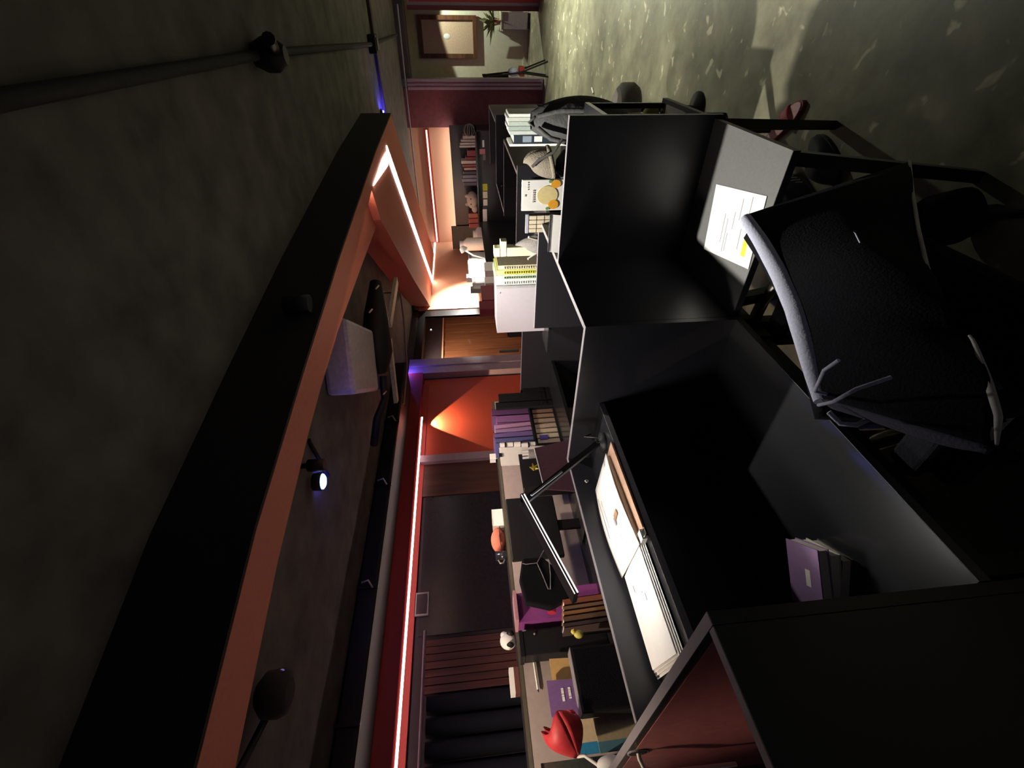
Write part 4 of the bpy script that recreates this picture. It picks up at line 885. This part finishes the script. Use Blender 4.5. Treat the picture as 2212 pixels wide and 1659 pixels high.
for k in range(6):
    m3 = Matrix.Rotation(k*.55, 3, 'X') @ Matrix.Rotation(k*1.1, 3, 'Z')
    MB().tube([m3 @ Vector((.10*math.cos(j*PI/8), .10*math.sin(j*PI/8), 0)) + Vector((q.x, YF, ZF+.10)) for j in range(16)], .006, 6, closed=True).build('strand', mat('rattan_grey', (.25, .22, .2), .7), rb)
far = [('d8cdb8', 293, 300, 1000, 'pale buff'), ('cabfa8', 301, 307, 996, 'straw'), ('d8d0c4', 308, 313, 994, 'off-white'), ('e0d8c8', 314, 319, 993, 'bright ivory'),
       ('8a3f40', 325, 338, 1010, 'brick red'), ('7a3038', 339, 346, 1006, 'wine red'), ('e6ddd0', 347, 354, 997, 'white'), ('94504c', 355, 361, 1000, 'rose'), ('c8a898', 362, 368, 1003, 'peach'),
       ('4a4450', 370, 377, 1001, 'charcoal'), ('8a8494', 378, 385, 1000, 'lavender grey'), ('a8a4b0', 386, 393, 999, 'silver grey'), ('5c5864', 394, 401, 1002, 'dim grey'),
       ('b06a58', 461, 471, 1013, 'terracotta'), ('a85a4c', 472, 482, 1013, 'clay'), ('a05048', 483, 492, 1014, 'rust red')]
for i, (c, y0, y1, xt, nm) in enumerate(far):
    x0, x1, z0, z1 = py_px(xt, y0, 1030, y1, YF)
    t = thing('book', nm+' book standing on the far wall bookshelf', 'book', ((x0+x1)/2, YF+.1, ZF), group='books on the far shelf')
    box(x0+.003, x1-.003, YF, YF+.2, ZF, z1).build('cover', colmat(c), t)
    box(x0+.008, x1-.008, YF+.004, YF+.19, z1, z1+.004).build('page_top', M_WHITE, t)
q = PY(1016, 432, YF); ct = thing('cream_plush', 'cream plush animal with two ears lying on the far bookshelf', 'plush', (q.x, YF, ZF))
M_PL = mat('cream_fur', (.78, .66, .50), .9, bump=.4, scale=120)
MB().ball((q.x, YF, ZF+.10), (.17, .11, .11)).build('body', M_PL, ct)
for s_ in (-1, 1): MB().ball((q.x+.08*s_, YF-.02, ZF+.20), (.035, .02, .045)).build('ear', M_PL, ct)
for s_ in (-.05, .05): MB().ball((q.x+s_, YF-.105, ZF+.13), .012).build('eye', M_BPLA, ct)
MB().ball((q.x-.16, YF-.04, ZF+.06), (.08, .05, .06)).build('head', M_PL, ct)
for i, (y0, y1, x0_, x1_, c, nm) in enumerate(((397, 412, 1043, 1053, 'd8d638', 'yellow'), (414, 428, 1043, 1053, 'f2ecd0', 'first cream'), (431, 444, 1044, 1053, 'f4eedc', 'second cream'), (452, 478, 1043, 1052, 'fbf8ee', 'long white'))):
    xa, xb, za, zb = py_px(x0_, y0, x1_, y1, 8.94)
    tag(box(xa, xb, 8.936, 8.948, za, zb).build('sticky_note', colmat(c)), nm+' sticky note on the far hutch front', 'sticky note', 'sticky notes on the far hutch')
for i, (y0, y1, x0_, x1_, c, nm) in enumerate(((303, 318, 1042, 1046, 'e8e4e0', 'white'), (322, 333, 1036, 1048, 'b06a6a', 'pink'), (334, 346, 1043, 1049, '6a645c', 'grey'))):
    xa, xb, za, zb = py_px(x0_, y0, x1_, y1, 8.94)
    tag(box(xa, xb, 8.936, 8.948, za, zb).build('memo_slip', colmat(c)), nm+' memo slip at the right of the far hutch front', 'memo slip', 'memo slips on the far hutch')

# ---------- bright cluttered corner
kc = thing('corner_desk', 'black corner desk with a grey board below the glowing end of the left wall', 'desk', (-3.4, 8.0, 0))
box(-3.99, -3.2, 6.75, 8.9, 1.0, 1.02).build('desktop', M_DESK, kc)
box(-3.2, -3.18, 6.5, 8.9, .1, 1.30).build('front_panel', M_BLK, kc)
box(-3.185, -3.178, 6.5, 8.9, 1.30, 1.306).build('edge_band', M_EDGE, kc)
gbd = PX(980, 520, -3.9)
cbx = thing('grey_notice_board', 'olive grey notice board by the bright corner of the far wall', 'notice board', (-3.6, 9.57, 1.5))
xa, xb, za, zb = py_px(979, 488, 1040, 562, 9.56)
box(max(xa, -3.99), xb, 9.555, 9.575, 1.34, zb).build('board', mat('olive_felt', (.16, .15, .11), .9), cbx); box(max(xa, -3.99), xb, 9.553, 9.577, zb, zb+.012).build('frame', M_BPLA, cbx)
lq = PX(1000, 538, -3.08)
kl = thing('corner_desk_lamp', 'glaring white desk lamp in the far corner', 'desk lamp', (-3.12, lq.y, 1.02))
MB().lathe([(.06, 0), (.06, .02), (.012, .03), (.010, .30)], (-3.26, lq.y, 1.02), 16).build('base', M_WHITE, kl)
MB().tube([(-3.26, lq.y, 1.30), (-3.20, lq.y, 1.50), lq], .012, 8).build('arm', M_WHITE, kl)
MB().lathe([(.07, -.03), (.05, .03), (.02, .05)], lq, 18, Matrix.Rotation(math.radians(50), 3, 'Y')).build('shade', M_WHITE, kl)
area(kl, lq+Vector((-.04, 0, -.02)), .10, 170, NEUT, (-3.95, lq.y-.25, 1.45), spread=math.radians(110))
clut = (('bottle', 993, 522, 1016, 534, 'ece6d6', 'white bottle with a cap, highest in the bright corner'), ('jar', 1022, 500, 1032, 512, 'e8e4dc', 'short white jar near the notice board'),
        ('tube_box', 1022, 515, 1032, 524, 'dcd8d0', 'small white box under the jar'), ('tall_box', 1012, 545, 1034, 560, 'f0ede4', 'upright white box right of the lamp'), ('carton', 1012, 562, 1032, 590, 'f4f2ec', 'large white carton in the middle of the bright corner'),
        ('white_book', 1008, 592, 1033, 600, 'e9e6e0', 'white book leaning in the bright corner'), ('small_case', 1020, 601, 1034, 612, 'c8c6cc', 'small grey-framed case low in the bright corner'), ('slim_tray', 1016, 618, 1033, 624, 'b8b8b4', 'slim tray lowest in the bright corner'))
for (nm, xa_, ya_, xb_, yb_, c, lab) in clut:
    yy0, yy1, z0, z1 = from_px(xa_, ya_, xb_, yb_, -3.35)
    t = thing(nm, lab, nm.replace('_', ' '), (-3.35, (yy0+yy1)/2, 1.021))
    if nm in ('bottle', 'jar'):
        r_ = (yy1-yy0)*.45
        MB().lathe([(r_, 0), (r_, (z1-1.021)*.8), (r_*.5, (z1-1.021)*.9)], (-3.35, (yy0+yy1)/2, 1.021), 14).build('body', colmat(c), t)
        MB().lathe([(r_*.55, (z1-1.021)*.9), (r_*.55, z1-1.021)], (-3.35, (yy0+yy1)/2, 1.021), 12).build('cap', M_WHITE, t)
    else:
        box(-3.43, -3.35, yy0, yy1, 1.021, z1).build('body', colmat(c), t); box(-3.348, -3.345, yy0+.01, yy1-.01, z1-.05, z1-.01).build('label_strip', M_EDGE, t)
for i, (x0_, y0, x1_, y1, c, lab) in enumerate(((1040, 617, 1062, 648, '8a4a50', 'dusty red box on the panel edge before the glass door'), (1036, 650, 1060, 668, '7a2c38', 'deep red box lying left of the dusty red box'), (1047, 566, 1056, 585, 'f0ece4', 'small white box beside the black panel lines'), (1048, 598, 1058, 612, 'efe9e2', 'second small white box right above the dusty red box'))):
    ya, yb, za, zb = from_px(x0_, y0, x1_, y1, -2.75)
    t = thing('small_box', lab, 'box', (-2.78, (ya+yb)/2, 1.20))
    box(-2.85, -2.75, ya, yb, 1.201, zb).build('body', colmat(c), t); box(-2.852, -2.748, ya, yb, zb, zb+.004).build('lid', colmat(c), t)
bl_ = thing('low_bookcase', 'black low bookcase behind the white file box', 'bookcase', (-2.8, 5.2, 0))
ya, yb, _, _ = from_px(1060, 560, 1070, 690, -2.72)
box(-2.90, -2.72, ya-.1, yb+.2, 1.18, 1.20).build('top', M_BLK, bl_); box(-2.90, -2.72, ya-.1, yb+.2, .0, .03).build('plinth', M_BLK, bl_)
for k in range(4):
    y = ya-.1+(yb-ya+.28)*k/3; box(-2.90, -2.72, y, y+.02, .03, 1.18).build('side', M_BLK, bl_)
box(-2.91, -2.90, ya-.1, yb+.2, 0, 1.18).build('back', M_BLK, bl_)

# ================================================================== OFFICE CHAIR WITH THE DARK COAT
oc_ = thing('office_chair', 'black swivel office chair with silver arms pushed to the near desk', 'chair', (-.62, .80, 0))
MB().obox((-.66, .80, .46), (.46, .46, .07)).build('seat', M_FAB, oc_, bevel=.025)
rim = [(1613, 476), (1650, 530), (1690, 598), (1722, 670), (1745, 745), (1762, 810), (1778, 870)]
RIM = [PX(x, y, -.42-.13*(i/6)) for i, (x, y) in enumerate(rim)]
low = [p+Vector((-.06, -.0, -.42)) for p in RIM]
MB().grid(lambda u, v: (lambda i, f: RIM[i].lerp(RIM[min(i+1, 6)], f)*(1-v)+low[i].lerp(low[min(i+1, 6)], f)*v + Vector((-.035, 0, -.012)))(min(int(u*6), 5), u*6-min(int(u*6), 5)), 12, 8).build('backrest', M_FAB, oc_, solid=.03)
MB().tube([(-.66, .80, .08), (-.66, .80, .43)], .028, 12).build('gas_lift', M_BMET, oc_)
for k in range(5):
    a_ = k*2*PI/5+.3; e = Vector((-.66+.27*math.cos(a_), .80+.27*math.sin(a_), .07))
    MB().bar((-.66, .80, .10), e, .05, .035).build('foot', M_BPLA, oc_)
    c_ = MB().ball(e+Vector((0, 0, -.04)), (.03, .03, .03), 12, 8).build('caster', M_BPLA, oc_)
for s_, y in ((1, 1.10), (-1, .60)):
    MB().bar((-.62, y, .42), (-.62, y+.02*s_, .64), .035, .05).build('arm_post', M_BPLA, oc_)
    MB().obox((-.66, y+.02*s_, .655), (.26, .07, .03)).build('arm_pad', M_FAB, oc_, bevel=.01)
s1 = [PZ(1682, 607, .60), PZ(1630, 688, .60)]
MB().tube([s1[0], s1[0].lerp(s1[1], .5)+Vector((0, 0, .01)), s1[1]], .020, 10).build('arm_bracket', M_CHROME, oc_)
s2 = [PZ(1895, 955, .56), PZ(1925, 945, .57), PZ(1985, 930, .58)]
MB().tube(s2, [.020, .021, .015], 10).build('arm_bracket', M_CHROME, oc_)
s3 = [PZ(1905, 1015, .10), PZ(2040, 1000, .06), PZ(2110, 990, .04)]
# coat
ct_ = thing('draped_coat', 'black coat with pale piping draped over the back of the office chair', 'coat', (-.45, .80, .5))
hem = [(1962, 352), (1968, 420), (1980, 500), (2000, 590), (2050, 680), (2098, 745), (2128, 830), (2150, 905), (2146, 968)]
HEM = [PX(x, y, -.30-.12*(i/8)) for i, (x, y) in enumerate(hem)]
def lerpl(L, u):
    k = u*(len(L)-1); i = min(int(k), len(L)-2); return L[i].lerp(L[i+1], k-i)
def coat(u, v):
    p = lerpl(RIM, u)+Vector((.012, 0, .008)); q_ = lerpl(HEM, u)
    b_ = p.lerp(q_, v); side = math.sin(PI*u)
    return b_ + Vector((.035*math.sin(PI*v)*side+.010*math.sin(u*19)*v, 0, 0))
MB().grid(coat, 32, 24).build('back_cloth', M_FAB, ct_, solid=.006)
MB().tube([p+Vector((.004, 0, .004)) for p in [lerpl(RIM, k/20) for k in range(21)]], [.012+.010*math.sin(PI*(.1+.85*k/20)) for k in range(21)], 10).build('lit_rim_roll', M_HOOD, ct_)  # lit top edge of the coat, its light painted as pale cloth
MB().tube([lerpl(HEM, k/24*.40)+Vector((.006, 0, 0)) for k in range(25)], .0035, 6).build('piping', mat('pale_piping', (.42, .42, .40), .7), ct_)
MB().tube([lerpl(HEM, .60+k/20*.40)+Vector((.006, 0, 0)) for k in range(21)], [.002+.0035*math.sin(PI*k/20) for k in range(21)], 6).build('piping', mat('pale_piping'), ct_)
# left side of the coat folding round the chair and its dangling cords
sidec = [PX(1835, 885, -.56), PX(1900, 905, -.54), PX(1980, 935, -.50), PX(2060, 960, -.46), PX(2140, 970, -.42)]
MB().grid(lambda u, v: lerpl(sidec, v)*(u)+coat(1.0, v)*(1-u)+Vector((-.01*math.sin(PI*u), 0, 0)), 8, 16).build('side_cloth', mat('blue_lit_fabric', (.035, .035, .055), .95, bump=.3, scale=200), ct_, solid=.005)  # blue light falling on this side is put into the cloth
MB().tube([RIM[6]+Vector((.02, 0, .0)), PX(1760, 845, -.50), PX(1780, 800, -.44), PX(1812, 778, -.41)], .003, 6).build('cord', M_HOOD, ct_)
MB().tube([PX(1768, 875, -.50), PX(1800, 868, -.46), PX(1850, 840, -.42), PX(1925, 815, -.40)], .003, 6).build('cord', M_HOOD, ct_)
MB().tube([PX(1790, 890, -.54), PX(1815, 915, -.55), PX(1850, 918, -.54), PX(1878, 905, -.53), PX(1876, 893, -.53)], .005, 6).build('cord', M_HOOD, ct_)
MB().tube([PX(1828, 492, -.36), PX(1848, 505, -.355), PX(1858, 525, -.35)], .0014, 6).build('fold_seam', M_HOOD, ct_)

# second chair leg and desk foot in the shade
ft = thing('desk_foot_frame', 'black slanted metal foot under the left end of the near desk', 'desk foot', (-.95, .6, 0))
MB().bar(PZ(1905, 1018, .50), PZ(2130, 990, .10), .03, .03).build('strut', M_BMET, ft)
MB().bar(PZ(1905, 1018, .50), Vector((PZ(1905, 1018, .5).x, PZ(1905, 1018, .5).y, HD-.03)), .03, .03).build('post', M_BMET, ft)
MB().bar(PZ(2130, 990, .10), Vector((PZ(2130, 990, .1).x, PZ(2130, 990, .1).y, 0)), .03, .03).build('stub', M_BMET, ft)

# ================================================================== SHOES ON THE FLOOR
def slipper(label, c, ang, group=None):
    t = thing('pink_slipper', label, 'slipper', c, rot=(0, 0, ang), group=group)
    sole = [(.135*math.cos(a_)*(1 if math.cos(a_) > 0 else 1.0), (.048 if math.cos(a_) > 0 else .040)*math.sin(a_)) for a_ in [2*PI*k/24 for k in range(24)]]
    MB().prism(sole, 0, .022).build('sole', colmat('8a3844'), t, local=True)
    MB().prism([(x*.92, y*.90) for x, y in sole], .022, .027).build('footbed', colmat('f6c4cc'), t, local=True)
    MB().grid(lambda u, v: Vector((.045*v+.015, .049*math.cos(PI*u), .018+.036*math.sin(PI*u)*(1-.3*v))), 12, 4).build('strap', colmat('b84854'), t, local=True, solid=.005)
    return t
c = PZ(1697, 265, .012)
slipper('pink slipper standing behind the thin desk leg on the aisle floor', (c.x, c.y, 0.0), math.radians(-42))
def sneaker(label, c, ang, stripes):
    t = thing('sneaker', label, 'shoe', c, rot=(0, 0, ang))
    def f(u, v):
        a_ = 2*PI*u; L = .135*math.cos(a_); Wd = .048*math.sin(a_)*(1-.12*math.cos(a_)); top = .045+.055*(1/(1+math.exp((math.cos(a_)*.135+.0)*30)))
        s_ = math.cos(v*PI/2*.95)**.45
        return Vector((L*s_, Wd*s_, .018+top*math.sin(v*PI/2)))
    MB().grid(f, 28, 8).build('upper', mat('dark_grey_suede', (.055, .055, .065), .8), t, local=True)
    so_ = [(.14*math.cos(2*PI*k/24), .052*math.sin(2*PI*k/24)) for k in range(24)]
    MB().prism(so_, 0, .02).build('sole', M_BPLA if not stripes else mat('grey_sole', (.16, .15, .14), .8), t, local=True)
    if stripes:
        for s_ in (-1, 1):
            for k in range(3):
                MB().tube([(-.02+.024*k, .050*s_, .028), (-.012+.024*k, .045*s_, .05), (-.002+.024*k, .030*s_, .072)], .0045, 6).build('white_stripe', M_WHITE, t, local=True)
    MB().tube([(.02, -.02, .078), (.035, .0, .080), (.02, .02, .078)], .004, 6).build('lace', M_HOOD, t, local=True)
c = PZ(1768, 345, .05); sneaker('plain dark grey shoe beside the thicker desk leg', (c.x, c.y, 0), math.radians(60), False)
c = PZ(1708, 412, .05); sneaker('dark shoe with three white stripes under the side desk', (c.x, c.y, 0), math.radians(80), True)
ba = thing('black_rucksack', 'small black bag slumped on the floor below the coat hem', 'bag', (-.3, 1.15, 0))
q = PZ(2040, 470, .12)
def rkf(u, v):
    a_ = u*2*PI; r_ = math.sin(PI*(.05+.9*v))**.5
    return Vector((q.x+.085*r_*math.cos(a_)*(1+.10*math.sin(3*a_+5*v)), q.y+.07*r_*math.sin(a_)*(1+.1*math.sin(2*a_)), .002+.22*v))
MB().grid(rkf, 24, 10).build('body', M_FAB, ba)
for k in range(2):
    p_ = PZ(2028+18*k, 522, .10); MB().ball(p_, (.012, .012, .030)).build('buckle', M_HOOD, ba)
cbk = PZ(2080, 475, .01)
tag(MB().tube([PZ(2085, 480, .008), PZ(2130, 468, .008), PZ(2212, 462, .008), PZ(2300, 455, .008)], .012, 8).build('floor_cable', M_BPLA), 'black cable trailing over the floor from the small bag', 'cable')
